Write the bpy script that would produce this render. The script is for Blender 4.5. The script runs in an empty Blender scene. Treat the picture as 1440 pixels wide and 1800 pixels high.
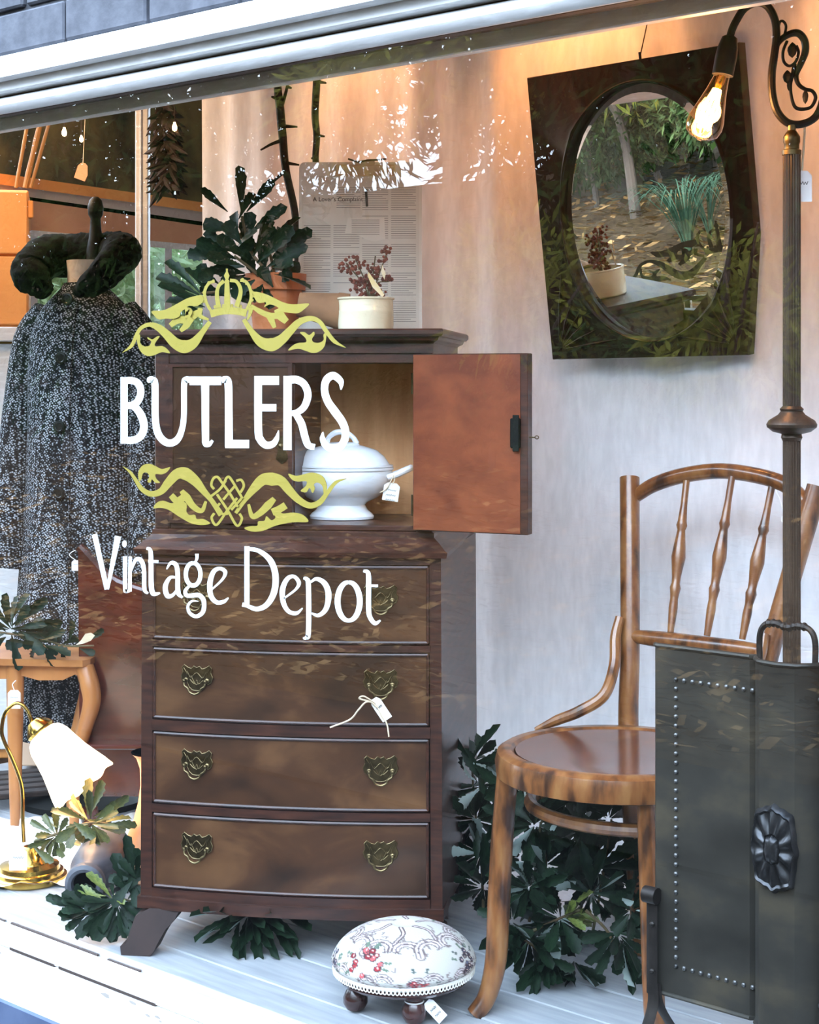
import bpy, bmesh, math, random
from math import sin, cos, pi, tan, radians as R
from mathutils import Vector as V, Matrix
C = bpy.context.scene.collection
random.seed(7)

# ---------------------------------------------------------------- camera
A = R(41.5); F = 2900.0; H = 1.1; CY = -1.96; HOR = 665.0
cam = bpy.data.objects.new('camera', bpy.data.cameras.new('camera'))
C.objects.link(cam); bpy.context.scene.camera = cam
cam.location = (0, CY, H); cam.rotation_euler = (pi/2, 0, A)
cam.data.sensor_fit = 'VERTICAL'; cam.data.sensor_height = 36
cam.data.lens = F/1800*36; cam.data.shift_y = -(900-HOR)/1800
cam.data.clip_start = 0.05

# ---------------------------------------------------------------- world, sun, exposure
def S(r, g, b, a=1):
    f = lambda c: (c/255/12.92) if c/255 <= .04045 else ((c/255+.055)/1.055)**2.4
    return (f(r), f(g), f(b), a)
sc = bpy.context.scene
wd = bpy.data.worlds.new('sky'); sc.world = wd; wd.use_nodes = True
nt = wd.node_tree; bgn = nt.nodes['Background']
tc = nt.nodes.new('ShaderNodeTexCoord'); sp = nt.nodes.new('ShaderNodeSeparateXYZ')
rp = nt.nodes.new('ShaderNodeValToRGB')
nt.links.new(tc.outputs['Generated'], sp.inputs[0]); nt.links.new(sp.outputs['Z'], rp.inputs[0])
rp.color_ramp.elements[0].position = 0.0; rp.color_ramp.elements[0].color = (0.34, 0.43, 0.52, 1)
rp.color_ramp.elements[1].position = 1.0; rp.color_ramp.elements[1].color = (0.20, 0.30, 0.42, 1)
_e = rp.color_ramp.elements.new(.45); _e.color = (0.66, 0.80, 1.0, 1); _e = rp.color_ramp.elements.new(.8); _e.color = (0.34, 0.45, 0.60, 1)
nt.links.new(rp.outputs[0], bgn.inputs['Color']); bgn.inputs['Strength'].default_value = 16.0
sun = bpy.data.objects.new('sun', bpy.data.lights.new('sun', 'SUN')); C.objects.link(sun)
sun.data.energy = 4; sun.data.color = (1, .86, .62); sun.data.angle = R(.6)
sun.rotation_euler = V((-.45, -.9, -.72)).to_track_quat('-Z', 'Y').to_euler(); sun.location = (0, 5, 8)
def lamp(name, loc, power, col, size=.04, kind='POINT', aim=None, spot=None):
    l = bpy.data.lights.new(name, kind); o = bpy.data.objects.new(name, l); C.objects.link(o)
    l.energy = power; l.color = col; o.location = loc
    if kind == 'AREA': l.size = size
    else: l.shadow_soft_size = size
    if spot: l.spot_size = R(spot); l.spot_blend = .8
    if aim: o.rotation_euler = (V(aim)-V(loc)).to_track_quat('-Z', 'Y').to_euler()
    return o
vs = sc.view_settings
vs.view_transform = 'Standard'; vs.look = 'None'; vs.gamma = 1; vs.exposure = 0.5; vs.use_curve_mapping = False

# ---------------------------------------------------------------- geometry helpers
def c2w(X, Z, z=0): return V((X*cos(A)-Z*sin(A), CY+X*sin(A)+Z*cos(A), z))
def W(px, py, Z): return c2w((px-720)/F*Z, Z, H+(HOR-py)/F*Z)
def G(px, py): return W(px, py, F*H/(py-HOR))
def P(px, py, y):                      # the point of the plane y = const that shows at a pixel
    u = (px-720)/F; return W(px, py, (y-CY)/(u*sin(A)+cos(A)))
RT = V((cos(A), sin(A), 0)); FW = V((-sin(A), cos(A), 0)); UP = V((0, 0, 1))

def spline(pts, k=6, closed=False):
    pts = [V(p) for p in pts]; n = len(pts); out = []
    if n < 3: return pts
    rng = range(n) if closed else range(n-1)
    for i in rng:
        p1, p2 = pts[i], pts[(i+1) % n]
        p0 = pts[i-1] if (i > 0 or closed) else p1*2-p2
        p3 = pts[(i+2) % n] if (i+2 < n or closed) else p2*2-p1
        for j in range(k):
            t = j/k
            out.append(.5*((2*p1)+(p2-p0)*t+(2*p0-5*p1+4*p2-p3)*t*t+(3*p1-p0-3*p2+p3)*t**3))
    if not closed: out.append(pts[-1])
    return out
def lerps(vals, m):
    n = len(vals); o = []
    for i in range(m):
        t = i/(m-1)*(n-1); a = min(int(t), n-2); o.append(vals[a]+(vals[a+1]-vals[a])*(t-a))
    return o
def box(bm, x0, x1, y0, y1, z0, z1, bev=0, mx=None):
    b = bmesh.new(); bmesh.ops.create_cube(b, size=1)
    for v in b.verts: v.co = V(((x0+x1)/2+v.co.x*(x1-x0), (y0+y1)/2+v.co.y*(y1-y0), (z0+z1)/2+v.co.z*(z1-z0)))
    if bev: bmesh.ops.bevel(b, geom=b.edges[:], offset=bev, segments=1, affect='EDGES', profile=.5)
    merge(bm, b, mx)
def merge(bm, b, mx=None):
    vs_ = {}
    for v in b.verts: vs_[v] = bm.verts.new(mx @ v.co if mx else v.co)
    for f in b.faces:
        try: bm.faces.new([vs_[v] for v in f.verts])
        except ValueError: pass
    b.free()
def loft(bm, rings, cap=True, close=True):
    rs = [[bm.verts.new(p) for p in r] for r in rings]
    for a, b in zip(rs, rs[1:]):
        n = len(a)
        for i in range(n if close else n-1):
            j = (i+1) % n
            bm.faces.new((a[i], a[j], b[j], b[i]))
    if cap and close:
        bm.faces.new(rs[0][::-1]); bm.faces.new(rs[-1])
    return rs
def lathe(bm, prof, n=24, mx=None, sx=1, sy=1, cap=True):
    rings = []
    for r, z in prof:
        rings.append([(lambda p: mx @ p if mx else p)(V((max(r, 1e-4)*sx*cos(2*pi*i/n), max(r, 1e-4)*sy*sin(2*pi*i/n), z))) for i in range(n)])
    loft(bm, rings, cap)
def tube(bm, pts, r, n=10, sq=1, flat=None, closed=False):
    pts = [V(p) for p in pts]; m = len(pts)
    rr = r if isinstance(r, (list, tuple)) else [r]*m
    if len(rr) != m: rr = lerps(list(rr), m)
    t0 = (pts[1]-pts[0]).normalized()
    ref = V((0, 0, 1)) if abs(t0.z) < .9 else V((1, 0, 0))
    if flat is not None: ref = V(flat)
    nx = t0.cross(ref).normalized(); rings = []
    for i in range(m):
        if closed: t = (pts[(i+1) % m]-pts[i-1]).normalized()
        else: t = (pts[min(i+1, m-1)]-pts[max(i-1, 0)]).normalized()
        nx = (nx-t*nx.dot(t)).normalized(); ny = t.cross(nx)
        rings.append([pts[i]+rr[i]*(nx*cos(2*pi*k/n)+ny*sq*sin(2*pi*k/n)) for k in range(n)])
    if closed:
        rings.append(rings[0]); loft(bm, rings, False); bmesh.ops.remove_doubles(bm, verts=bm.verts[:], dist=1e-6)
    else: loft(bm, rings)
def prism(bm, outline, d0, d1, mapf):       # outline 2D -> mapf(a, b, d)
    f = [bm.verts.new(mapf(a, b, d0)) for a, b in outline]; k = [bm.verts.new(mapf(a, b, d1)) for a, b in outline]
    n = len(f)
    for i in range(n):
        j = (i+1) % n; bm.faces.new((f[i], k[i], k[j], f[j]))
    from mathutils.geometry import tessellate_polygon
    tr = tessellate_polygon([[V((a, b, 0)) for a, b in outline]])
    for t in tr:
        try:
            bm.faces.new([f[i] for i in t]); bm.faces.new([k[i] for i in t][::-1])
        except ValueError: pass
def fill(bm, outline, mapf):                # a flat cut-out
    from mathutils.geometry import tessellate_polygon
    vv = [bm.verts.new(mapf(a, b)) for a, b in outline]
    for t in tessellate_polygon([[V((a, b, 0)) for a, b in outline]]):
        try: bm.faces.new([vv[i] for i in t])
        except ValueError: pass
def stroke(bm, pts, w, mapf, k=7):          # a flat brush stroke of varying width
    q = spline([V((p[0], p[1], 0)) for p in pts], k if len(pts) > 2 else 1); m = len(q)
    ww = lerps(list(w), m) if isinstance(w, (list, tuple)) else [w]*m
    L = []; Rr = []
    for i in range(m):
        t = (q[min(i+1, m-1)]-q[max(i-1, 0)]); t = t.normalized() if t.length > 0 else V((1, 0, 0))
        nn = V((-t.y, t.x, 0))*ww[i]/2
        L.append(bm.verts.new(mapf(*(q[i]+nn).xy))); Rr.append(bm.verts.new(mapf(*(q[i]-nn).xy)))
    for i in range(m-1): bm.faces.new((L[i], L[i+1], Rr[i+1], Rr[i]))
LOC = {}
def obj(name, bm, m, parent=None, smooth=True, world=False, normals=True):
    if normals: bmesh.ops.recalc_face_normals(bm, faces=bm.faces[:])
    if world and parent is not None:
        inv = LOC[parent.name].inverted()
        for v in bm.verts: v.co = inv @ v.co
    if smooth:
        for f in bm.faces: f.smooth = True
        for e in bm.edges:
            if len(e.link_faces) == 2 and e.calc_face_angle(0) > .6: e.smooth = False
    me = bpy.data.meshes.new(name); bm.to_mesh(me); bm.free()
    for x in (m if isinstance(m, (list, tuple)) else [m]): me.materials.append(x)
    o = bpy.data.objects.new(name, me); C.objects.link(o)
    if parent is not None: o.parent = parent
    return o
def tag(o, label=None, cat=None, group=None, kind=None):
    if label: o['label'] = label
    if cat: o['category'] = cat
    if group: o['group'] = group
    if kind: o['kind'] = kind
    return o
def thing(name, label=None, cat=None, loc=(0, 0, 0), rz=0, group=None, kind=None):
    o = bpy.data.objects.new(name, None); C.objects.link(o); o.empty_display_size = .05
    o.location = loc; o.rotation_euler = (0, 0, rz); LOC[o.name] = Matrix.Translation(V(loc)) @ Matrix.Rotation(rz, 4, 'Z')
    return tag(o, label, cat, group, kind)
def B(): return bmesh.new()

# ---------------------------------------------------------------- materials
def mat(name, c1, c2=None, scale=6, stretch=(1, 1, 1), rough=.5, metal=0, bump=0, coat=0, lo=.35, hi=.65, detail=6, dist=0, rough2=None, spec=.5, back=None, c3=None, trans=0):
    m = bpy.data.materials.new(name); m.use_nodes = True; t = m.node_tree; p = t.nodes['Principled BSDF']
    p.inputs['Roughness'].default_value = rough; p.inputs['Metallic'].default_value = metal
    p.inputs['Coat Weight'].default_value = coat; p.inputs['Coat Roughness'].default_value = .12
    p.inputs['Specular IOR Level'].default_value = spec
    p.inputs['Base Color'].default_value = c1
    L = t.links.new
    if c2 is not None or bump:
        co = t.nodes.new('ShaderNodeTexCoord'); mp = t.nodes.new('ShaderNodeMapping'); mp.inputs['Scale'].default_value = stretch
        nz = t.nodes.new('ShaderNodeTexNoise'); nz.inputs['Scale'].default_value = scale; nz.inputs['Detail'].default_value = detail
        nz.inputs['Distortion'].default_value = dist
        L(co.outputs['Object'], mp.inputs[0]); L(mp.outputs[0], nz.inputs['Vector'])
        if c2 is not None:
            r = t.nodes.new('ShaderNodeValToRGB'); e = r.color_ramp.elements
            e[0].position = lo; e[0].color = c1; e[1].position = hi; e[1].color = c2
            if c3 is not None:
                x = e.new((lo+hi)/2); x.color = c3
            L(nz.outputs[0], r.inputs[0]); out = r.outputs[0]
            if back is not None:
                gm = t.nodes.new('ShaderNodeNewGeometry'); mx = t.nodes.new('ShaderNodeMix'); mx.data_type = 'RGBA'
                mx.inputs['B'].default_value = back; L(gm.outputs['Backfacing'], mx.inputs['Factor']); L(out, mx.inputs['A']); out = mx.outputs['Result']
            L(out, p.inputs['Base Color'])
        if rough2 is not None:
            mr = t.nodes.new('ShaderNodeMapRange'); mr.inputs['To Min'].default_value = rough; mr.inputs['To Max'].default_value = rough2
            L(nz.outputs[0], mr.inputs['Value']); L(mr.outputs[0], p.inputs['Roughness'])
        if bump:
            bp = t.nodes.new('ShaderNodeBump'); bp.inputs['Strength'].default_value = bump; bp.inputs['Distance'].default_value = .004
            L(nz.outputs[0], bp.inputs['Height']); L(bp.outputs[0], p.inputs['Normal'])
    if trans:
        tr = t.nodes.new('ShaderNodeBsdfTranslucent'); mx = t.nodes.new('ShaderNodeMixShader'); mx.inputs[0].default_value = trans
        tr.inputs[0].default_value = c2 or c1
        L(p.outputs[0], mx.inputs[1]); L(tr.outputs[0], mx.inputs[2]); L(mx.outputs[0], t.nodes['Material Output'].inputs[0])
    return m
def emis(name, col, s):
    m = bpy.data.materials.new(name); m.use_nodes = True; p = m.node_tree.nodes['Principled BSDF']
    p.inputs['Base Color'].default_value = col; p.inputs['Emission Color'].default_value = col; p.inputs['Emission Strength'].default_value = s
    return m
def thin_glass(name, tint, gain=1.9, col=(1, 1, 1, 1), rough=0.0):
    m = bpy.data.materials.new(name); m.use_nodes = True; t = m.node_tree
    t.nodes.remove(t.nodes['Principled BSDF']); L = t.links.new
    fr = t.nodes.new('ShaderNodeFresnel'); gm = t.nodes.new('ShaderNodeNewGeometry')
    mr = t.nodes.new('ShaderNodeMapRange'); mr.inputs['To Min'].default_value = 1.5; mr.inputs['To Max'].default_value = 1/1.5     # same reflection from both sides of the sheet
    L(gm.outputs['Backfacing'], mr.inputs['Value']); L(mr.outputs[0], fr.inputs['IOR'])
    mu = t.nodes.new('ShaderNodeMath'); mu.operation = 'MULTIPLY'; mu.inputs[1].default_value = gain; mu.use_clamp = True
    tr = t.nodes.new('ShaderNodeBsdfTransparent'); tr.inputs[0].default_value = tint
    gl = t.nodes.new('ShaderNodeBsdfGlossy'); gl.inputs['Roughness'].default_value = rough; gl.inputs['Color'].default_value = col
    mx = t.nodes.new('ShaderNodeMixShader')
    L(fr.outputs[0], mu.inputs[0]); L(mu.outputs[0], mx.inputs[0]); L(tr.outputs[0], mx.inputs[1]); L(gl.outputs[0], mx.inputs[2])
    L(mx.outputs[0], t.nodes['Material Output'].inputs[0]); return m
m_white = mat('white_paint', S(236, 238, 240), S(214, 214, 214), 14, (1, 6, 6), .45, lo=.3, hi=.5)
m_sill = mat('peeling_white_paint', S(196, 190, 184), S(240, 241, 242), 9, (1, 5, 5), .5, lo=.28, hi=.36, bump=.3)
m_dark = mat('shadow_gap', S(60, 48, 42), rough=.9)
m_brick = mat('painted_brick', S(64, 66, 74), S(84, 86, 94), 22, rough=.8, bump=.6)
m_brickb = mat('painted_mortar', S(56, 58, 64), S(70, 72, 78), 30, rough=.85, bump=.4)
m_lower = mat('painted_blue_render', S(56, 68, 94), S(72, 84, 110), 10, rough=.8, bump=.3)
m_board = mat('white_floorboard', S(140, 144, 148), S(166, 168, 170), 7, (1, 9, 1), .42, lo=.3, hi=.7, rough2=.6)
m_curt = mat('linen_curtain', S(226, 226, 228), S(238, 238, 240), 60, (1, 1, .3), .95, bump=.15, trans=.03)
m_mahog = mat('dark_mahogany', S(42, 22, 16), S(70, 38, 26), 7, (2, 2, 14), .4, coat=.12)
m_foot = mat('dark_worn_foot', S(34, 24, 22), S(50, 36, 32), 9, rough=.65, spec=.25)
m_walnut = mat('walnut_veneer', S(42, 28, 20), S(112, 78, 50), 4.5, (1.2, 1, 2.0), .3, coat=.35, dist=.5, detail=9, lo=.3, hi=.75, c3=S(72, 46, 30))
m_door = mat('door_inside_veneer', S(98, 44, 22), S(126, 64, 35), 14, (1, 1, 1.4), .42, dist=.3, detail=10, coat=.15)
m_inside = mat('oak_lining', S(222, 164, 110), S(238, 184, 130), 9, (6, 6, .7), .55)
m_brass2 = mat('worn_bright_brass', S(96, 84, 60), S(130, 114, 82), 60, rough=.42, metal=1)
m_brass = mat('aged_brass', S(70, 60, 42), S(112, 98, 70), 40, rough=.38, metal=1)
m_pol = mat('polished_brass', S(190, 150, 70), S(214, 176, 92), 8, rough=.16, metal=1)
m_china = mat('white_china', S(232, 236, 240), rough=.12, spec=.6)
m_paper = mat('cream_paper', S(232, 228, 216), S(240, 237, 228), 12, rough=.85)
m_news = mat('newsprint', S(222, 218, 206), S(232, 228, 218), 12, rough=.9)
m_ink = mat('grey_ink', S(150, 148, 142), rough=.9)
m_ink2 = mat('dark_ink', S(70, 68, 66), rough=.9)
m_tag = mat('white_card', S(240, 240, 242), rough=.75)
m_string = mat('natural_string', S(214, 196, 168), rough=.9)
m_cord = mat('white_string', S(232, 232, 232), rough=.9)
m_terra = mat('terracotta', S(176, 96, 52), S(204, 124, 76), 8, rough=.8, bump=.2)
m_clay = mat('old_clay', S(116, 82, 54), S(152, 110, 74), 9, rough=.85, bump=.3)
m_cream = mat('cream_glaze', S(222, 212, 178), S(234, 224, 194), 5, rough=.25, coat=.3)
m_berry = mat('dried_berry', S(92, 30, 22), S(128, 58, 36), 30, rough=.6)
m_twig = mat('dark_twig', S(34, 26, 22), S(56, 42, 34), 30, (1, 1, 4), .85, bump=.4)
m_stem = mat('leaf_stem', S(78, 74, 48), S(104, 84, 58), 20, rough=.8)
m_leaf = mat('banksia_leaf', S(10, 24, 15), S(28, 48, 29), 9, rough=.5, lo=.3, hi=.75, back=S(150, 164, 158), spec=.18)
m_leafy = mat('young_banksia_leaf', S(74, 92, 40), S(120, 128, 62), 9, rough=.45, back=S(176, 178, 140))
m_leafl = mat('lamp_lit_banksia_leaf', S(54, 62, 28), S(84, 88, 44), 9, rough=.45, back=S(176, 170, 130))  # lamplight is put into this lighter olive leaf colour
m_bent = mat('worn_bentwood', S(56, 33, 21), S(138, 94, 54), 9, (4, 4, 1.2), .3, coat=.4, lo=.34, hi=.66, c3=S(118, 72, 38))
m_seat = mat('polished_seat_ply', S(72, 38, 26), S(104, 60, 42), 8, (5, 1, 1), .2, coat=.6)
m_iron = mat('dark_iron', S(34, 30, 28), S(52, 47, 44), 30, rough=.5, metal=.7)
m_screen = mat('tarnished_sheet_metal', S(40, 38, 34), S(92, 82, 64), 6, (1, 1, 1.6), .4, metal=.5, bump=.12, lo=.3, hi=.75, c3=S(58, 55, 49), rough2=.6, detail=10)
m_pole = mat('bronzed_metal', S(58, 46, 38), S(84, 68, 56), 30, (1, 1, .2), .4, metal=.5)
m_frame = mat('blackened_oak', S(24, 13, 11), S(42, 22, 17), 8, (8, 8, 1), .5, spec=.3)
m_mirror = mat('mirror_silver', (.86, .87, .86, 1), rough=.0, metal=1)
m_coat = None
m_fur = mat('black_fur', S(2, 3, 3), S(13, 15, 14), 45, rough=1, bump=1.0, spec=.1)
m_linen = mat('mannequin_linen', S(214, 196, 172), S(226, 208, 186), 60, rough=.9, bump=.2)
m_black = mat('black_turned_wood', S(10, 11, 9), S(22, 23, 19), 12, rough=.6, spec=.2)
m_button = mat('black_button', S(12, 13, 14), rough=.3)
m_oak = mat('honey_wood', S(150, 92, 46), S(188, 126, 70), 7, (1, 1, .4), .4, coat=.2)
m_red = mat('red_mahogany', S(58, 20, 13), S(92, 36, 22), 6, (1, 1, 3), .25, coat=.5)
m_jug = mat('grey_stoneware', S(56, 58, 66), S(88, 90, 98), 7, (1, 1, 5), .5)
m_bore = mat('matt_black', S(5, 5, 5), rough=.95, spec=.0)
m_cloth = mat('white_cotton', S(232, 228, 224), rough=.95)
m_beige = mat('beige_card', S(206, 174, 146), rough=.85)
m_gold = mat('gold_vinyl', S(158, 142, 62), rough=.45)
m_vinyl = mat('white_vinyl', S(238, 246, 248), rough=.5)
m_vback = mat('silhouette_vinyl_back', S(64, 58, 30), rough=.6)  # adhesive back darkened to show the decal as a silhouette against light
m_glass = thin_glass('shop_window_glass', (.97, .98, .975, 1), 1.8)
m_dkwood = mat('dark_turned_wood', S(44, 20, 18), S(66, 32, 28), 10, rough=.22, coat=.5)
m_braid = mat('cream_braid', S(226, 222, 212), rough=.9)
m_orange = mat('ochre_cupboard_paint', S(226, 150, 78), S(236, 164, 92), 6, rough=.6)
m_peach = mat('peach_paint', S(206, 150, 116), S(216, 162, 128), 6, rough=.7)
m_mauve = mat('mauve_grey_board', S(196, 182, 174), rough=.7)
m_reflwall = mat('wall_with_painted_reflections', S(26, 21, 14), S(98, 84, 48), 4, rough=.9)  # olive mottling stands in for tree reflections and clutter over a dark wall
m_bamboo = mat('bamboo_cane', S(160, 112, 56), S(184, 138, 78), 20, (1, 1, .2), .6)
m_feather = mat('dark_feather', S(30, 22, 20), S(62, 46, 40), 30, rough=.9)
m_bag = m_dark
MTAU = 7.0
# ---------------------------------------------------------------- the setting
XL, XR = -3.95, -0.62
def pz(py, y, px=0): return P(px, py, y).z
ZG = pz(203, 0)                                     # top edge of the glass
# display floor
fl = thing('floor', kind='structure')
yb = [0.0, .122, .247, .372, .497, .622, .747, .872, 1.0]
for a, b in zip(yb, yb[1:]):
    bm = B(); box(bm, XL-.05, XR, a+.0015, b-.0015, -.022, random.uniform(-.0012, 0), .0022); obj('floor_board', bm, m_board, fl, False)
bm = B(); box(bm, XL-.05, XR, 0, 1.0, -.05, -.023); obj('floor_base', bm, m_dark, fl, False)
fb = thing('floor_shop', kind='structure')
bm = B(); prism(bm, [(-4.3, 1.0), (0, 1.0), (0, 7.5), (-6.3, 7.5)], -.05, -.004, lambda a, b, d: V((a, b, d))); obj('floor_slab', bm, mat('dark_shop_floor', S(60, 46, 38), S(84, 66, 54), 4, (1, 8, 1), .5), fb, False)
# sill, header and front wall
sl = thing('trim_1', kind='structure')
def board(nm, x0, x1, y0, y1, z0, z1, m, par, bev=.003):
    bm = B(); box(bm, x0, x1, y0, y1, z0, z1, bev); return obj(nm, bm, m, par, False)
bm = B(); prism(bm, [(-.003, .0), (-.030, .0), (-.036, -.004), (-.038, -.028), (-.034, -.030), (-.003, -.030)], -4.1, 1, lambda a, b, d: V((d, a, b)))
obj('sill_bead', bm, m_sill, sl, False)
bm = B()
prism(bm, [(-.003, -.032), (-.037, -.032), (-.041, -.035), (-.049, -.128), (-.046, -.132), (-.003, -.132)], -4.1, 1, lambda a, b, d: V((d, a, b)))
obj('sill_board', bm, m_sill, sl, False)
ckr = random.Random(6)
for zc_, y0_, d_ in ((-.029, -.039, .0025), (.0006, -.0012, .0016), (-.134, -.05, .002)):
    x = -4.0
    while x < -1.0:
        L = ckr.uniform(.02, .3)
        if ckr.random() < .75:
            bm = B(); box(bm, x, x+L, y0_-.0006, y0_+.006, zc_-d_*ckr.uniform(.5, 1.6), zc_+d_*ckr.uniform(.5, 1.6)); obj('paint_crack', bm, m_dark, sl, False)
        x += L+ckr.uniform(.0, .05)
for i in range(26):
    x = ckr.uniform(-3.2, -1.6); z = ckr.uniform(-.06, -.036); w = ckr.uniform(.002, .009); yy = -.0425-(-.035-z)*.085
    bm = B(); fill(bm, [(x+w*cos(a)*ckr.uniform(.6, 1.4)*1.6, z+w*.5*sin(a)) for a in [k*pi/4 for k in range(8)]], lambda a, b: V((a, yy+(-.035-b)*0-.0012, b))); obj('paint_chip', bm, mat('bare_grey_wood', S(150, 142, 134), rough=.9) if i == 0 else bpy.data.materials['bare_grey_wood'], sl, False)
hd = thing('trim_2', kind='structure')
z1, z2, z3 = pz(178, -.02), pz(137, -.055), pz(99, -.055)
bm = B()
pr = [(-.004, ZG), (-.012, ZG-.001), (-.02, ZG+.004), (-.025, ZG+.013), (-.024, ZG+.022), (-.016, ZG+.03), (-.004, ZG+.032)]
loft(bm, [[V((x, a, b)) for a, b in pr] for x in (-4.1, 1)]); obj('glazing_bead', bm, m_white, hd)
board('frame_head', -4.1, 1, -.034, .03, ZG+.036, ZG+.072, m_white, hd)
board('head_recess', -4.1, 1, -.004, .03, ZG+.0, ZG+.04, m_dark, hd)
bm = B(); prism(bm, [(-.058, z2), (-.058, z3-.004), (-.054, z3), (.03, z3), (.03, ZG+.066), (-.035, ZG+.066), (-.04, z2-.004)], -4.1, 1, lambda a, b, d: V((d, a, b)))
obj('fascia_board', bm, m_white, hd, False)
wf = thing('wall_front', kind='structure')
board('mortar_backing', -4.1, 1, -.036, .1, z3, 3.3, m_brickb, wf, 0)
board('wall_below', -4.1, 1, -.06, .0, -.45, -.128, m_lower, wf, 0)
board('wall_end', -4.1, -3.95, -.045, .06, -.1, z3, m_brickb, wf, 0)
bh, bl = .078, .236
for r in range(5):
    zz = z3+.006+r*(bh+.008)
    for k in range(9):
        x0 = -4.02+k*(bl+.009)+(0.1 if r % 2 else -.016)
        bm = B(); j = random.uniform(-.002, .002); box(bm, x0, x0+bl, -.046+j, -.03, zz, zz+bh, .004); obj('brick', bm, m_brick, wf, False)
# ceiling, pelmet, side wall, roof
ce = thing('ceiling', kind='structure')
board('display_ceiling', XL-.1, XR, .08, 1.05, 2.12, 2.16, mat('warm_bounce_ceiling', S(186, 116, 84), S(192, 122, 90), 4, rough=.9), ce, 0)  # unseen ceiling coloured to throw warm light onto the curtain
bm = B(); prism(bm, [(-4.5, 1.05), (0, 1.05), (0, 7.6), (-6.6, 7.6)], 2.5, 2.54, lambda a, b, d: V((a, b, d))); obj('shop_ceiling', bm, m_mauve, ce, False)
ro = thing('roof', kind='structure'); bm = B(); prism(bm, [(-4.2, -.1), (1.5, -.1), (1.5, 7.6), (-6.8, 7.6), (-4.6, 1.0)], 3.3, 3.4, lambda a, b, d: V((a, b, d))); obj('shade_roof', bm, m_mauve, ro, False)  # unseen roof slab added to keep the sun off the shopfront
pl = thing('trim_3', kind='structure'); board('pelmet_board', XL-.1, XR, .06, .08, pz(231, .06), 2.12, m_white, pl, .002)
wr = thing('wall_right', kind='structure'); board('wall_panel', XR, XR+.08, .0, 7.5, -.05, 2.5, m_white, wr, 0)
board('jamb', XR-.06, XR+.1, -.045, .03, -.0, 3.3, m_white, wr, 0)
wq = thing('wall_back', kind='structure'); board('wall_panel', -6.6, 0, 7.5, 7.6, -.05, 2.5, m_peach, wq, 0)

# ---------------------------------------------------------------- shop window and what is stuck on it
wn = thing('window_1', kind='structure')
bm = B(); q = [bm.verts.new(p) for p in ((-3.97, 0, -.02), (XR, 0, -.02), (XR, 0, ZG+.02), (-3.97, 0, ZG+.02))]; bm.faces.new(q)
obj('glass_pane', bm, m_glass, wn, False, normals=False)
LYR = [0]
def onglass(ox, oy, s):
    def f(a, b):
        return P(ox+a/s, oy+b/s, .0045+LYR[0]*.00006)
    return f
def letter(name, par, strokes, mp, m=m_vinyl, polys=(), dots=()):
    bm = B()
    for st in strokes:
        LYR[0] = (LYR[0]+1) % 40; stroke(bm, st[0], st[1], mp)
    for pg in polys:
        LYR[0] = (LYR[0]+1) % 40; fill(bm, [(v.x, v.y) for v in spline([V((a, b, 0)) for a, b in pg], 4, True)], mp)
    for (x, y, rx, ry) in dots:
        LYR[0] = (LYR[0]+1) % 40; fill(bm, [(x+rx*cos(i*pi/8), y+ry*sin(i*pi/8)) for i in range(16)], mp)
    for f in bm.faces: f.material_index = 0
    bk = {v: bm.verts.new(v.co+V((0, .0006, 0))) for v in bm.verts[:]}
    for f in bm.faces[:]: bm.faces.new([bk[v] for v in f.verts]).material_index = 1
    return obj(name, bm, [m, m_vback], par, False, world=True)
def oval(cx, cy, rx, ry, n=16): return [(cx+rx*cos(-pi/2+2*pi*i/n), cy+ry*sin(-pi/2+2*pi*i/n)) for i in range(n+1)]
S1 = 1440/420
mp = onglass(200, 640, S1)
w1 = thing('window_lettering', 'large white capitals reading BUTLERS on the window glass', 'lettering', P(400, 790, .0045))
letter('letter', w1, [([(62, 78), (62, 480)], 44), ([(62, 100), (110, 99), (148, 118), (163, 165), (150, 215), (118, 245), (62, 252)], [42, 42, 44, 44, 44, 44, 40]),
    ([(62, 252), (118, 254), (160, 300), (182, 370), (165, 430), (120, 458), (62, 459)], [40, 42, 48, 48, 46, 44, 42])], mp)
letter('letter', w1, [([(212, 112), (214, 95), (232, 94), (248, 125), (250, 320), (264, 410), (298, 460), (338, 476), (378, 460), (406, 410), (422, 320), (424, 125), (436, 94), (460, 96)], [14, 34, 40, 42, 42, 44, 44, 44, 42, 36, 34, 36, 38, 36])], mp)
letter('letter', w1, [([(457, 101), (648, 101)], 52), ([(551, 120), (553, 474)], [48, 42]), ([(534, 466), (552, 484), (575, 484), (596, 460)], [8, 30, 28, 16])], mp)
letter('letter', w1, [([(649, 100), (670, 93), (690, 118), (693, 300), (694, 500)], [30, 42, 46, 46, 48]), ([(672, 481), (816, 482)], 50)], mp)
letter('letter', w1, [([(870, 72), (871, 390), (884, 455), (918, 488), (958, 482), (982, 450), (994, 400)], [46, 46, 46, 44, 40, 30, 6]), ([(850, 99), (996, 99)], 54), ([(870, 263), (980, 263)], 44)], mp)
letter('letter', w1, [([(1048, 72), (1047, 518)], 50), ([(1048, 96), (1105, 95), (1150, 125), (1170, 185), (1152, 250), (1115, 286), (1070, 298)], [48, 46, 44, 44, 42, 38, 30]), ([(1092, 290), (1132, 360), (1150, 430), (1172, 488), (1212, 500)], [40, 44, 44, 42, 34])], mp)
letter('letter', w1, [([(1370, 155), (1368, 105), (1325, 70), (1285, 92), (1270, 150), (1288, 220), (1332, 285), (1375, 345), (1396, 400), (1392, 455), (1362, 500), (1315, 510), (1275, 485), (1258, 445), (1262, 408)], [8, 38, 46, 46, 44, 46, 50, 48, 46, 46, 46, 46, 42, 32, 4])], mp)
S2 = 1440/530
mp = onglass(150, 930, S2)
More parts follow.
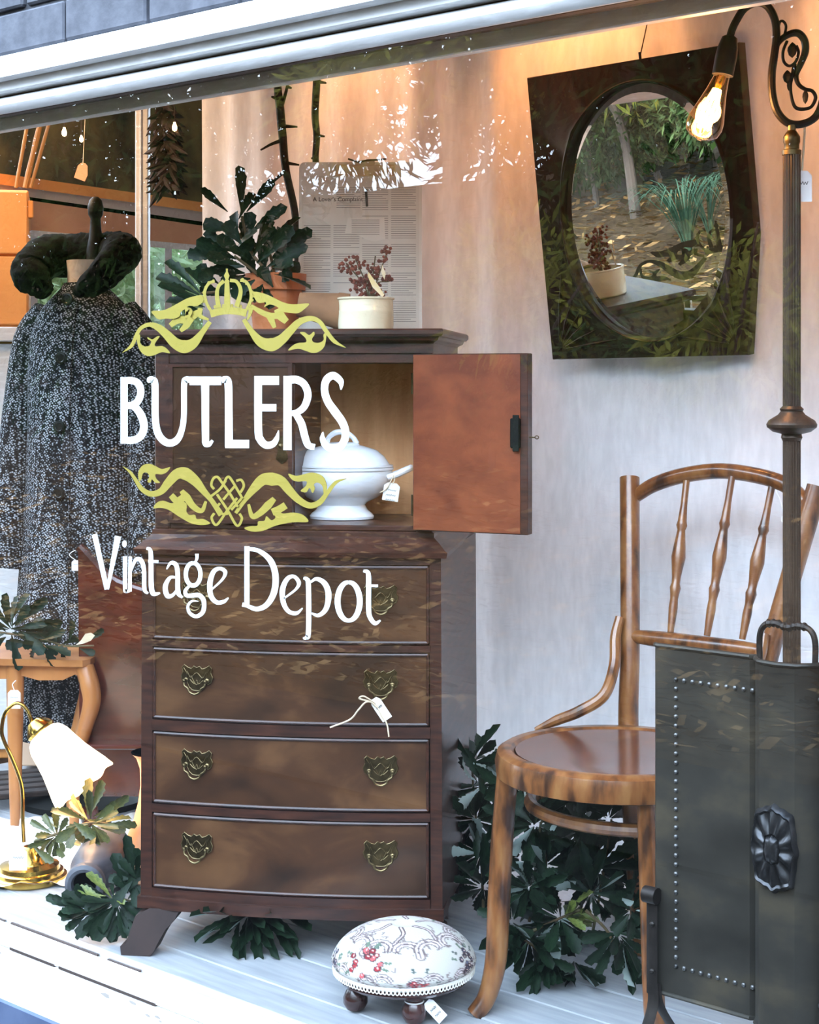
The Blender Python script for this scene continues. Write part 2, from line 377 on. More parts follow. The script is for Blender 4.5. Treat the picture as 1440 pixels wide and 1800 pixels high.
w2 = thing('window_lettering', 'small white words Vintage Depot below the gold knot on the glass', 'lettering', P(420, 1090, .0045))
letter('letter', w2, [([(44, 25), (103, 288)], [26, 22]), ([(156, 34), (106, 288)], [30, 14])], mp)
letter('letter', w2, [([(190, 130), (190, 280), (196, 296), (214, 296)], [22, 20, 18, 10])], mp, dots=[(187, 71, 11, 17)])
letter('letter', w2, [([(214, 132), (213, 298)], [16, 18]), ([(217, 205), (240, 148), (266, 150), (280, 195), (282, 285), (299, 308)], [8, 18, 22, 20, 20, 10])], mp)
letter('letter', w2, [([(292, 92), (308, 98), (313, 130), (315, 265), (325, 308), (357, 306)], [12, 18, 22, 24, 24, 8]), ([(300, 153), (349, 155)], 13)], mp)
letter('letter', w2, [([(388, 192), (408, 162), (432, 170), (441, 210), (443, 300), (464, 328)], [6, 16, 22, 22, 24, 10]), ([(440, 232), (405, 232), (382, 275), (392, 318), (418, 315), (440, 285)], [8, 16, 24, 24, 16, 8])], mp)
letter('letter', w2, [(oval(515, 216, 35, 54), 20), ([(533, 118), (533, 140), (522, 165)], [18, 14, 8]), ([(500, 268), (478, 295), (488, 318), (542, 316), (566, 345), (562, 395), (530, 417), (498, 400), (490, 368), (508, 345), (540, 345)], [12, 18, 20, 22, 22, 20, 18, 16, 14, 10, 4])], mp)
letter('letter', w2, [([(605, 288), (655, 240), (668, 205), (642, 188), (612, 205), (595, 260), (600, 318), (628, 350), (662, 346), (684, 328)], [8, 12, 20, 16, 22, 26, 24, 20, 18, 6])], mp)
letter('letter', w2, [([(772, 82), (772, 372)], 24), ([(765, 93), (828, 104), (884, 150), (908, 220), (902, 300), (868, 360), (820, 382), (772, 366), (750, 360)], [16, 20, 28, 30, 30, 26, 22, 18, 20])], mp)
letter('letter', w2, [([(948, 332), (1005, 288), (1020, 255), (995, 226), (963, 240), (942, 290), (946, 350), (970, 392), (1008, 402), (1038, 378)], [8, 12, 20, 16, 22, 26, 24, 20, 18, 6])], mp)
letter('letter', w2, [([(1042, 234), (1058, 240), (1066, 275), (1066, 490), (1056, 518), (1040, 522)], [12, 20, 24, 24, 20, 8]), ([(1070, 258), (1105, 238), (1145, 262), (1162, 315), (1150, 380), (1115, 412), (1080, 402)], [8, 18, 26, 28, 24, 18, 8])], mp)
letter('letter', w2, [(oval(1258, 345, 53, 92), [18, 26, 28, 26, 18, 26, 28, 26, 18])], mp)
letter('letter', w2, [([(1328, 200), (1347, 205), (1353, 235), (1353, 380), (1362, 425), (1385, 450), (1410, 436)], [12, 20, 24, 24, 22, 20, 8]), ([(1340, 270), (1398, 271)], 13)], mp)
# gold ornaments
mp = onglass(200, 460, S1)
g1 = thing('crown_ornament', 'gold crown with leafy scrolls above the large white capitals on glass', 'ornament', P(410, 600, .0045))
letter('leaf_scroll', g1, [([(340, 385), (388, 350), (440, 350), (490, 318), (532, 285)], [28, 46, 44, 44, 18]), ([(402, 418), (436, 385), (470, 340)], [20, 40, 36]), ([(522, 280), (520, 325), (572, 350)], [30, 26, 14]), ([(430, 300), (455, 300), (440, 340)], [50, 40, 30])], mp, m_gold,
    [[(230, 298), (300, 292), (370, 260), (440, 222), (500, 205), (532, 204), (540, 238), (500, 268), (455, 266), (430, 285), (404, 305), (396, 330), (360, 345), (320, 343), (270, 348), (244, 325)]])
letter('scroll', g1, [([(52, 548), (108, 505), (138, 440), (165, 400), (215, 379), (270, 398), (320, 440), (370, 490), (425, 512), (480, 490), (530, 430), (580, 362)], [3, 22, 22, 22, 26, 42, 52, 64, 80, 60, 34, 26])], mp, m_gold,
    [[(140, 455), (158, 440), (160, 490), (185, 510), (215, 505), (225, 480), (205, 465), (205, 455), (232, 468), (262, 450), (276, 452), (250, 490), (252, 510), (290, 508), (320, 525), (338, 552), (290, 545), (240, 565), (200, 568), (165, 545), (145, 505)]])
letter('scroll', g1, [([(783, 348), (830, 420), (885, 482), (950, 500), (1010, 470), (1060, 420), (1120, 362), (1190, 342), (1240, 362), (1278, 415), (1330, 480), (1398, 518)], [24, 34, 60, 82, 60, 50, 40, 30, 26, 26, 24, 3])], mp, m_gold,
    [[(1282, 430), (1264, 440), (1265, 470), (1240, 488), (1205, 485), (1195, 465), (1210, 440), (1205, 422), (1178, 442), (1150, 425), (1122, 427), (1155, 460), (1158, 485), (1110, 490), (1075, 508), (1052, 535), (1110, 524), (1150, 535), (1200, 550), (1240, 540), (1272, 505)]])
letter('leaf_scroll', g1, [([(985, 285), (1005, 325), (1042, 362)], [40, 56, 36]), ([(1005, 325), (945, 325), (885, 302), (826, 264)], [40, 36, 32, 18]), ([(940, 325), (970, 398)], [46, 22]), ([(828, 266), (822, 310), (806, 350)], [30, 22, 10])], mp, m_gold,
    [[(838, 184), (900, 190), (960, 215), (1020, 244), (1080, 257), (1176, 252), (1150, 285), (1110, 310), (1060, 308), (1012, 300), (985, 272), (940, 258), (905, 275), (918, 245), (868, 246)]])
letter('crown', g1, [([(582, 315), (640, 300), (692, 295), (748, 299), (800, 310)], 44), ([(582, 292), (556, 240), (548, 180), (572, 132), (608, 118)], 18), ([(632, 278), (622, 200), (632, 148), (664, 115)], [30, 24, 20, 24]), ([(684, 285), (682, 110)], [40, 26]),
    ([(682, 112), (681, 85), (682, 60), (682, 42)], [12, 34, 10, 12]), ([(740, 272), (765, 180), (742, 122), (700, 112)], [30, 24, 20, 22]), ([(800, 292), (826, 230), (824, 170), (798, 122), (762, 112)], 18)], mp, m_gold,
    dots=[(565+dx, 240-i*26+dy, 9, 9) for i, (dx, dy) in enumerate([(-24, 0), (-27, 0), (-22, -2), (-10, -8), (8, -10), (36, 6)])] + [(820+dx, 232-i*25, 9, 9) for i, dx in enumerate([14, 18, 14, 0, -20, -44])] + [(x, y, 8, 11) for x, y in ((610, 272), (660, 266), (712, 266), (765, 270))])
mp = onglass(200, 800, S1)
g2 = thing('knot_ornament', 'gold woven knot with leafy scrolls between the two lines of white lettering', 'ornament', P(410, 930, .0045))
letter('scroll', g2, [([(54, 68), (98, 102), (132, 150), (170, 205), (225, 234), (285, 218), (330, 165), (380, 115), (430, 112), (490, 155), (540, 215), (590, 275), (642, 365)], [3, 16, 22, 28, 34, 40, 52, 62, 76, 60, 40, 28, 20])], mp, m_gold,
    [[(152, 155), (148, 105), (170, 65), (210, 52), (250, 65), (290, 84), (340, 72), (320, 102), (290, 116), (252, 115), (256, 142), (278, 165), (250, 166), (230, 146), (222, 166), (203, 160), (214, 128), (200, 106), (176, 110), (166, 145)]])
letter('scroll', g2, [([(735, 350), (790, 270), (850, 195), (900, 148), (955, 145), (1010, 158), (1060, 215), (1115, 270), (1180, 304), (1240, 285), (1285, 230), (1338, 165), (1400, 142)], [20, 28, 54, 68, 80, 60, 52, 42, 36, 34, 26, 20, 3])], mp, m_gold,
    [[(1276, 240), (1284, 185), (1260, 128), (1200, 105), (1150, 114), (1100, 125), (1052, 112), (1075, 148), (1110, 160), (1160, 158), (1158, 185), (1126, 215), (1160, 224), (1180, 198), (1198, 228), (1212, 200), (1206, 176), (1230, 166), (1258, 188), (1266, 240)]])
letter('leaf_scroll', g2, [([(345, 242), (382, 275), (430, 250)], [36, 42, 44]), ([(408, 215), (440, 255), (480, 310), (530, 335), (556, 278)], [28, 46, 38, 28, 16])], mp, m_gold,
    [[(238, 320), (262, 285), (300, 275), (350, 290), (400, 275), (436, 290), (440, 315), (438, 340), (455, 360), (490, 360), (500, 385), (540, 385), (580, 410), (540, 422), (470, 412), (400, 375), (330, 330), (280, 318)]])
letter('leaf_scroll', g2, [([(1036, 302), (1000, 325), (955, 345)], [44, 44, 44]), ([(968, 262), (930, 302), (880, 350), (835, 368), (812, 296)], [30, 48, 38, 30, 16])], mp, m_gold,
    [[(1172, 402), (1140, 360), (1080, 346), (1020, 352), (990, 335), (960, 345), (975, 375), (950, 392), (920, 368), (908, 395), (870, 400), (865, 425), (825, 428), (786, 440), (830, 460), (900, 456), (980, 424), (1080, 405)]])
letter('knot', g2, [([(605, 205), (588, 180), (600, 142), (625, 132), (652, 165), (700, 232), (748, 312)], 15), ([(664, 168), (686, 132), (710, 150), (776, 262)], 15), ([(622, 236), (685, 330), (742, 425), (772, 385), (758, 352)], 15), ([(676, 152), (640, 205), (586, 248)], 15),
    ([(738, 155), (768, 150), (784, 185), (764, 226)], 15), ([(606, 350), (590, 380), (620, 420), (680, 340), (744, 258)], 15), ([(728, 188), (660, 268)], 15), ([(640, 290), (620, 315)], 15), ([(600, 275), (650, 350), (690, 352)], 15), ([(708, 330), (770, 262)], 15), ([(590, 262), (650, 345)], 15)], mp, m_gold)
# ---------------------------------------------------------------- backdrop curtain
cu = thing('backdrop_curtain', 'pale linen curtain hanging as backdrop behind cabinet, mirror and chair', 'curtain', (-2.0, .9, 0))
bm = B(); nx, nz = 260, 24; x0c, x1c = -3.28, -.64
def fold(x, t): return .011*sin(x*23+.6*sin(x*5))*(.35+.65*t)+.007*sin(x*51+1.7)*(.3+.7*t)+.010*sin(x*9+t*1.3)
rows = [[bm.verts.new((x0c+(x1c-x0c)*i/nx, .925+fold(x0c+(x1c-x0c)*i/nx, j/nz)-(.05*(1-j/nz*6) if j < nz/6 else 0), .004+2.1*(j/nz)**1.2)) for i in range(nx+1)] for j in range(nz+1)]
for j in range(nz):
    for i in range(nx): bm.faces.new((rows[j][i], rows[j][i+1], rows[j+1][i+1], rows[j+1][i]))
obj('curtain_fabric', bm, m_curt, cu, world=True)
bm = B(); tube(bm, [(x0c-.2, .93, 2.095), (x1c, .93, 2.095)], .012, 10); obj('curtain_rod', bm, m_dark, cu, world=True)
# a fold of the same cloth lying on the boards behind the chair
bm = B(); n1, n2 = 30, 8
rows = [[bm.verts.new((-2.05+.75*i/n1, .66+.26*j/n2+.03*sin(i*.7), .012+.02*abs(sin(i*.9+j*.4))+.03*(j/n2)**2)) for i in range(n1+1)] for j in range(n2+1)]
for j in range(n2):
    for i in range(n1): bm.faces.new((rows[j][i], rows[j][i+1], rows[j+1][i+1], rows[j+1][i]))
obj('curtain_hem', bm, m_curt, cu, world=True)

# ---------------------------------------------------------------- tallboy cabinet
cr = A-R(8); co = c2w(-.229, 3.1495)
tb = thing('tallboy_cabinet', 'dark mahogany bow-fronted tallboy with four drawers and an open cupboard door', 'cabinet', co, cr)
HW, HU, D = .291, .272, .46
def bow(x, k=.024): return -k*max(0, 1-(x/HW)**2)
def bowbox(bm, x0, x1, z0, z1, yf, yb, n=14, k=.024, r=.0):
    rings = []
    for i in range(n+1):
        x = x0+(x1-x0)*i/n; y = bow(x, k)+yf
        rings.append([V((x, y+r, z0)), V((x, y, z0+r)), V((x, y, z1-r)), V((x, y+r, z1)), V((x, yb, z1)), V((x, yb, z0))] if r else [V((x, y, z0)), V((x, y, z1)), V((x, yb, z1)), V((x, yb, z0))])
    loft(bm, rings)
dz = [(.119, .262), (.282, .419), (.444, .581), (.598, .746)]
bm = B()
for s in (-1, 1):       # sides splay a little towards the back
    o = [(s*HW, 0), (s*(HW-.022), 0), (s*(HW-.002), D), (s*(HW+.02), D)]
    loft(bm, [[V((x*(1+.012*(1-z/.77)), y, z)) for x, y in o] for z in (.085, .767)])
obj('side_panel', bm, m_mahog, tb, False)
bm = B(); box(bm, -HW, HW, D-.012, D, .085, .767); obj('back_panel', bm, m_mahog, tb, False)
for z0, z1 in [(.085, .117), (.264, .280), (.421, .442), (.583, .596), (.748, .767)]:
    bm = B(); bowbox(bm, -HW+.02, HW-.02, z0, z1, .0, D-.02); obj('drawer_rail', bm, m_mahog, tb, False)
# brass handle: pierced bat-wing plate, two posts and a bail
wing = [(0, .021), (.006, .024), (.011, .019), (.018, .021), (.026, .026), (.031, .021), (.029, .012), (.033, .004), (.030, -.006), (.024, -.010), (.020, -.007), (.016, -.016), (.009, -.022), (0, -.023)]
wing = wing + [(-a, b) for a, b in wing[-2:0:-1]]
def meshof(bm, nm, m):
    bmesh.ops.recalc_face_normals(bm, faces=bm.faces[:]); me = bpy.data.meshes.new(nm); bm.to_mesh(me); bm.free(); me.materials.append(m); return me
hb = B(); prism(hb, wing, 0, -.002, lambda a, b, d: V((a, d, b))); pme = meshof(hb, 'handle_plate', m_brass)
hb = B()
for pts in ([(-.012, .006), (0, -.012), (.012, .006)], [(-.02, .014), (-.012, .002), (0, .012), (.012, .002), (.02, .014)], [(-.014, -.002), (-.004, -.01), (0, -.002), (.004, -.01), (.014, -.002)], [(-.027, .02), (-.02, .008), (-.024, -.004)], [(.027, .02), (.02, .008), (.024, -.004)]):
    tube(hb, spline([V((a, -.0026, b)) for a, b in pts], 3), .0008, 5)
tube(hb, [V((a, -.0022, b)) for a, b in wing] + [V((wing[0][0], -.0022, wing[0][1]))], .0009, 5)
for s in (-1, 1):
    lathe(hb, [(.0045, 0), (.0045, .004), (.0025, .005), (.0025, .009), (.004, .011), (.003, .014), (0, .015)], 10, Matrix.Translation((s*.022, 0, -.003)) @ Matrix.Rotation(pi/2, 4, 'X'))
tube(hb, spline([V((-.022, -.011, -.003)), V((-.021, -.013, -.012)), V((-.014, -.013, -.017)), V((-.010, -.013, -.024)), V((0, -.013, -.028)), V((.010, -.013, -.024)), V((.014, -.013, -.017)), V((.021, -.013, -.012)), V((.022, -.011, -.003))], 5), .0022, 8)
hme = meshof(hb, 'handle', m_brass2)
for i, (z0, z1) in enumerate(dz):
    bm = B(); bowbox(bm, -.268, .268, z0+.001, z1-.001, .003, D-.03); dr = obj('drawer', bm, m_walnut, tb, False)
    bm = B()
    for zz in (z0+.003, z1-.003): tube(bm, [V((x, bow(x)+.002, zz)) for x in [-.266+.0266*2*k/2 for k in range(21)]], .0032, 6)
    for xx in (-.266, .266): tube(bm, [V((xx, bow(xx)+.002, z0+.003)), V((xx, bow(xx)+.002, z1-.003))], .0032, 6)
    obj('bead', bm, m_mahog, dr)
    for x in (-.178, .178):
      for nm_, me_ in (('handle_plate', pme), ('handle', hme)):
        o = bpy.data.objects.new(nm_, me_); C.objects.link(o); o.parent = dr
        o.location = (x, bow(x)+.0025, (z0+z1)/2+.012); o.rotation_euler = (0, 0, .16*(1 if x > 0 else -1))
# base apron and feet
bm = B(); bowbox(bm, -HW-.008, HW+.006, .078, .1, -.006, D); obj('base_moulding', bm, m_mahog, tb, False)
for s in (-1, 1):
    out = [(.272, .08), (.212, .08), (.222, .06), (.236, .046), (.246, .028), (.256, .006), (.262, 0), (.318, 0), (.322, .014), (.312, .018), (.306, .04), (.299, .066)]
    bm = B(); prism(bm, [(s*a, b) for a, b in out], 0, .05, lambda a, b, d: V((a, d-.012-.035*(1-b/.08), b))); obj('front_foot', bm, m_foot, tb, False)
    bm = B(); box(bm, s*HW-(.03 if s > 0 else 0), s*HW+(.0 if s > 0 else .03), D-.045, D-.008, 0, .085); obj('back_foot', bm, m_mahog, tb, False)
    bm = B(); prism(bm, [(.03, .08), (.16, .08), (.155, .03), (.13, .045), (.08, .055)], s*(HW-.02), s*(HW-.004), lambda a, b, d: V((d, a, b))); obj('side_bracket', bm, m_mahog, tb, False)
def loftrect(bm, lv):
    loft(bm, [[V((-hx, y0, z)), V((-hx*.5, y0+bw, z)), V((0, y0+bw*1.4, z)), V((hx*.5, y0+bw, z)), V((hx, y0, z)), V((hx, y1, z)), V((-hx, y1, z))] for z, hx, y0, y1, bw in lv])
bm = B(); loftrect(bm, [(.762, HW+.012, -.012, D, -.016), (.772, HW+.014, -.014, D, -.016), (.776, HW+.008, -.008, D, -.016), (.786, HW-.002, .004, D, -.014), (.798, HU+.004, .016, D-.02, -.004), (.806, HU+.004, .016, D-.02, -.004), (.808, HU, .02, D-.02, 0)])
obj('waist_moulding', bm, m_mahog, tb, False)
# upper cupboard, open on the right
ZU0, ZU1 = .808, 1.15
for s in (-1, 1):
    bm = B(); box(bm, s*HU-(.03 if s > 0 else 0), s*HU+(.0 if s > 0 else .03), .02, D-.03, ZU0, ZU1, .002); obj('cupboard_side', bm, m_mahog, tb, False)
bm = B(); box(bm, -.006, .004, .03, D-.05, ZU0+.01, ZU1-.01); obj('cupboard_divider', bm, m_mahog, tb, False)
bm = B(); box(bm, -HU+.03, HU-.03, .022, D-.05, ZU0, ZU0+.011, .002); obj('cupboard_floor', bm, m_mahog, tb, False)
bm = B(); box(bm, -HU+.03, HU-.03, .022, D-.05, ZU1-.02, ZU1); obj('cupboard_top', bm, m_mahog, tb, False)
bm = B(); box(bm, -HU+.03, HU-.03, .29, .30, ZU0, ZU1); obj('cupboard_back', bm, m_inside, tb, False)
bm = B(); box(bm, .236, .2415, .06, .289, ZU0+.012, ZU1-.021); obj('cupboard_lining', bm, m_inside, tb, False)
bm = B(); box(bm, -.242, .002, .016, .034, ZU0+.012, ZU1-.021, .002); dl = obj('closed_door', bm, m_walnut, tb, False)
for a, b, c_, d in ((-.242, -.234, ZU0+.012, ZU1-.021), (-.006, .002, ZU0+.012, ZU1-.021), (-.234, -.006, ZU0+.012, ZU0+.019), (-.234, -.006, ZU1-.028, ZU1-.021)):
    bm = B(); box(bm, a, b, .0135, .0165, c_, d); obj('door_bead', bm, m_mahog, dl, False)
bm = B(); prism(bm, [(-.006, .024), (.006, .024), (.012, .01), (.008, -.004), (.012, -.02), (0, -.03), (-.012, -.02), (-.008, -.004), (-.012, .01)], 0, -.002, lambda a, b, d: V((-.018+a, .0155+d, .965+b)))
lathe(bm, [(.003, 0), (.003, .006), (.005, .010), (0, .014)], 10, Matrix.Translation((-.018, .014, .97)) @ Matrix.Rotation(pi/2, 4, 'X')); obj('keyhole_plate', bm, m_brass, dl)
# open right door swung right back
hx, hy = HU-.012, .006; da = R(-17)
Md = Matrix.Translation((hx-.02, hy, 0)) @ Matrix.Rotation(da, 4, 'Z')
bm = B(); box(bm, 0, .232, -.008, .0155, ZU0+.005, ZU1-.004, .0015, Md); od = obj('open_door', bm, m_mahog, tb, False)
bm = B(); box(bm, .002, .2175, -.0095, -.007, ZU0+.007, ZU1-.006, .0, Md); obj('door_inner_panel', bm, m_door, od, False)
bm = B(); box(bm, .2, .219, -.017, -.0085, .972, 1.027, .002, Md); box(bm, .206, .2185, -.019, -.0165, .966, 1.033, .001, Md)
obj('door_lock', bm, m_black, od, False)
bm = B(); tube(bm, [Md @ V(p) for p in ((.232, 0, .992), (.243, 0, .992))], .0014, 6)
tube(bm, [Md @ V((.2465+.0035*cos(a), 0, .992+.003*sin(a))) for a in [i*pi/5 for i in range(10)]], .001, 5, closed=True); obj('key', bm, m_brass, od)
for zz in (.86, 1.09):
    bm = B(); lathe(bm, [(.004, -.02), (.004, .02)], 8, Matrix.Translation((hx-.022, hy-.003, zz))); obj('hinge', bm, m_brass, od)
bm = B(); loftrect(bm, [(1.148, HU+.002, .018, D-.02, 0), (1.166, HU+.002, .018, D-.02, 0), (1.169, HU+.006, .012, D-.02, 0), (1.172, HU+.012, .006, D-.01, -.004), (1.179, HU+.015, .003, D-.01, -.005), (1.1795, HU+.02, -.002, D-.01, -.005), (1.184, HU+.024, -.006, D-.01, -.006), (1.191, HU+.024, -.006, D-.01, -.006), (1.194, HU+.021, -.003, D-.01, -.006)])
obj('cornice', bm, m_mahog, tb, False)
ZT = 1.1945; MC = LOC[tb.name]
def onc(x, y, z): return MC @ V((x, y, z))

# ---------------------------------------------------------------- price tags
def squig(bm, mp, x0, x1, y, a, n, w):
    stroke(bm, [(x0+(x1-x0)*i/n, y+a*(1 if i % 2 else -1)*random.uniform(.5, 1)) for i in range(n+1)], w, mp, 4)
def price_tag(label, p, u, v, w, h, cord=None, lines=2, hole=True, m=m_tag, cordr=.0011):
    u = V(u).normalized(); v = V(v); v = (v-u*v.dot(u)).normalized(); n = u.cross(v)
    t = thing('price_tag', label, 'tag', p, 0, None); p = V(p)
    out = [(-w/2+w*.22, 0), (w/2-w*.22, 0), (w/2, -h*.16), (w/2, -h), (-w/2, -h), (-w/2, -h*.16)]
    bm = B(); prism(bm, out, -.0004, .0004, lambda a, b, d: p+u*a+v*b+n*d); obj('card', bm, m, t, False, world=True)
    bm = B()
    for i in range(lines):
        squig(bm, lambda a, b: p+u*a+v*b+n*.0007, -w*.3, w*.3, -h*(.4+.28*i), h*.06, 9, h*.02)
        squig(bm, lambda a, b: p+u*a+v*b-n*.0007, -w*.3, w*.3, -h*(.4+.28*i), h*.06, 9, h*.02)
    obj('handwriting', bm, m_ink2, t, False, world=True)
    if cord:
        for c in cord:
            bm = B(); tube(bm, spline(c, 6), cordr, 6); obj('string', bm, m_string if m is not m_tag or cordr > .0012 else m_cord, t, world=True)
    return t
Zt = 3.03
price_tag('white price tag on string tied to the right handle of the second drawer down', W(657, 1228, Zt), W(666, 1222, Zt)-W(657, 1228, Zt), W(657, 1228, Zt)-W(690, 1264, Zt), .02, .046,
    [[W(660, 1236, Zt-.004), W(640, 1224, Zt-.01), W(632, 1228, Zt-.008), W(652, 1234, Zt-.006), W(662, 1243, Zt-.004)],
     [W(660, 1236, Zt), W(644, 1234, Zt-.01), W(630, 1248, Zt-.012), W(615, 1265, Zt-.006), W(580, 1279, Zt-.012)],
     [W(662, 1240, Zt), W(672, 1260, Zt), W(680, 1272, Zt), W(684, 1295, Zt)]], 1, m=m_paper, cordr=.0016)

# ---------------------------------------------------------------- tureen in the cupboard
tp = onc(.072, .16, ZU0+.0115)
tu = thing('soup_tureen', 'white china lidded soup tureen standing in the open half of the cupboard', 'tureen', tp, A-R(4))
bm = B(); lathe(bm, [(.052, 0), (.064, .001), (.065, .006), (.06, .012), (.052, .018), (.047, .028), (.052, .034), (.07, .042), (.088, .055), (.099, .071), (.103, .086), (.101, .096), (.104, .099), (.104, .103), (.098, .104), (.095, .098), (.085, .06), (0, .045)], 40, sy=.78); obj('bowl', bm, m_china, tu)
bm = B(); lathe(bm, [(.098, .1035), (.103, .1045), (.103, .107), (.096, .109), (.086, .124), (.07, .137), (.048, .144), (.036, .147), (.034, .151), (.02, .153), (0, .153)], 40, sy=.78); obj('lid', bm, m_china, tu)
bm = B(); tube(bm, spline([V((-.03, 0, .15)), V((-.026, 0, .162)), V((-.012, 0, .172)), V((.006, 0, .172)), V((.022, 0, .163)), V((.03, 0, .15))], 5), [.006, .005, .006, .006, .005, .006], 10); obj('lid_handle', bm, m_china, tu)
for s in (-1, 1):
    bm = B(); tube(bm, spline([V((s*.094, -.03, .084)), V((s*.112, -.028, .09)), V((s*.132, -.022, .099)), V((s*.138, 0, .102)), V((s*.132, .022, .099)), V((s*.112, .028, .09)), V((s*.094, .03, .084))], 5), .0068, 10); obj('side_handle', bm, m_china, tu)
Z2 = 3.2
price_tag('cream card tag hanging from the side handle of the white tureen', W(690, 849, Z2), W(704, 851, Z2)-W(690, 849, Z2), W(690, 849, Z2)-W(687, 880, Z2), .031, .035, [[W(692, 834, Z2-.0), W(694, 843, Z2), W(690, 851, Z2)], [W(692, 836, Z2), W(680, 858, Z2-.002), W(668, 866, Z2-.004)]], 3, m=m_paper)

# ---------------------------------------------------------------- clipboard, crock, pots on top
Zc = 3.42
def wp(px, py, Z=Zc): return W(px, py, Z)
cbp = W(633, 0, Zc); cbp.z = ZT
cb = thing('clipboard', 'cream clipboard holding an old printed page, propped on top of the tallboy', 'clipboard', cbp, A)
k = Zc/F; lean = .1
def cbf(a, b, d=0):      # local board coordinates: a right, b up from foot
    return V((a, .0+b*lean+d, b))
w0, h0 = 109*k, (W(0, 281, Zc).z-ZT)
rr = .012; out = [(-w0, 0), (w0, 0)]
out += [(w0-rr+rr*cos(t), h0-rr+rr*sin(t)) for t in [i*pi/10 for i in range(6)]] + [(-w0+rr+rr*cos(t), h0-rr+rr*sin(t)) for t in [pi/2+i*pi/10 for i in range(6)]]
bm = B(); prism(bm, out, 0, .004, lambda a, b, d: cbf(a, b, d)); obj('board', bm, m_paper, cb, False)
bm = B(); prism(bm, [(-w0+.006, .008), (w0-.006, .008), (w0-.006, h0-.03), (-w0+.006, h0-.03)], -.0012, -.0004, lambda a, b, d: cbf(a, b, d)); pg = obj('printed_page', bm, m_news, cb, False)
bm = B(); rnd = random.Random(3)
for c0, c1, top, bot in ((-.118, -.062, h0-.13, .06), (-.056, -.002, h0-.13, .1), (.004, .058, h0-.05, .03), (.064, .116, h0-.05, .02), (-.05, 0, h0-.05, h0-.1)):
    b = top; i = 0
    while b > bot:
        i += 1; e = c1-(rnd.random()*.02 if rnd.random() < .25 else 0)
        if i % 13 not in (0, 1): stroke(bm, [(c0, b), (e, b)], .0012, lambda a, bb: cbf(a, bb, -.0016))
        b -= .0046
obj('print_lines', bm, m_ink, pg, False)
def text(s, size, mtx, m, parent, name='title'):
    cu_ = bpy.data.curves.new(name, 'FONT'); cu_.body = s; cu_.size = size; cu_.align_x = 'CENTER'; cu_.extrude = .0002
    o = bpy.data.objects.new(name, cu_); dg = bpy.context.evaluated_depsgraph_get(); C.objects.link(o); bpy.context.view_layer.update()
    me = bpy.data.meshes.new_from_object(o.evaluated_get(bpy.context.evaluated_depsgraph_get())); bpy.data.objects.remove(o)
    me.transform(mtx); me.materials.append(m); r = bpy.data.objects.new(name, me); C.objects.link(r); r.parent = parent; return r
text("A Lover's Complaint", .0125, Matrix.Translation((-.047, (h0-.083)*lean-.0017, h0-.083)) @ Matrix.Rotation(pi/2-.1, 4, 'X'), m_ink2, pg)
bm = B(); prism(bm, [(-.026, h0-.118), (.05, h0-.118), (.052, h0-.163), (.03, h0-.168), (.012, h0-.164), (-.008, h0-.152), (-.032, h0-.15)], -.0035, -.0025, lambda a, b, d: cbf(a, b, d)); sc_ = obj('torn_slip', bm, m_paper, cb, False)
bm = B()
for i in range(9): stroke(bm, [(-.018, h0-.123-.0038*i), (.04, h0-.123-.0038*i)], .001, lambda a, b: cbf(a, b, -.0038))
obj('print_lines', bm, m_ink, sc_, False)
bm = B(); cx = .01
box(bm, cx-.063, cx+.063, -.006, -.0015, h0-.03, h0-.006, .002, Matrix.Shear('XZ', 4, (0, 0)) @ Matrix.Translation((0, h0*lean-.0, 0))); tube(bm, [V((cx-.062, h0*lean-.006, h0-.029)), V((cx+.062, h0*lean-.006, h0-.029))], .0018, 6)
box(bm, cx-.02, cx+.02, -.004, .006, h0-.008, h0+.002, .001, Matrix.Translation((0, h0*lean, 0))); obj('clip', bm, mat('cream_tin_clip', S(206, 186, 150), S(220, 200, 164), 20, rough=.5), cb, False)
bm = B(); tube(bm, spline([V((cx-.036, h0*lean-.006, h0+.006)), V((cx-.015, h0*lean-.006, h0)), V((cx+.005, h0*lean-.007, h0+.003)), V((cx+.026, h0*lean-.006, h0+.004)), V((cx+.044, h0*lean-.006, h0+.006))], 4), .0022, 6); obj('tied_twig', bm, m_stem, cb)
bm = B(); tube(bm, [cbf(.014, h0-.094, -.004), cbf(.012, h0-.058, -.004)], .0026, 8); obj('pinned_stick', bm, m_twig, cb)
Zk = 3.28
ckp = W(643, 0, Zk); ckp.z = ZT
ck = thing('cream_crock', 'cream glazed lidded crock holding dried red berries on the tallboy', 'crock', ckp)
kk = Zk/F; rC = 49*kk; hC = W(0, 523, Zk).z-ZT
bm = B(); lathe(bm, [(rC*.93, 0), (rC*.98, .003), (rC, .012), (rC, hC*.55), (rC*1.005, hC*.58), (rC*.99, hC*.62), (rC*.985, hC-.005), (rC*1.03, hC-.004), (rC*1.035, hC-.001), (rC*.98, hC), (rC*.9, hC-.002), (rC*.9, hC*.4), (0, hC*.4)], 40); obj('crock_body', bm, m_cream, ck)
bs = thing('dried_berry_sprig', 'sprig of dark red dried berries standing in the cream crock', 'dried flowers', W(655, 530, Zk))
rnd = random.Random(5)
bm = B(); btop = []
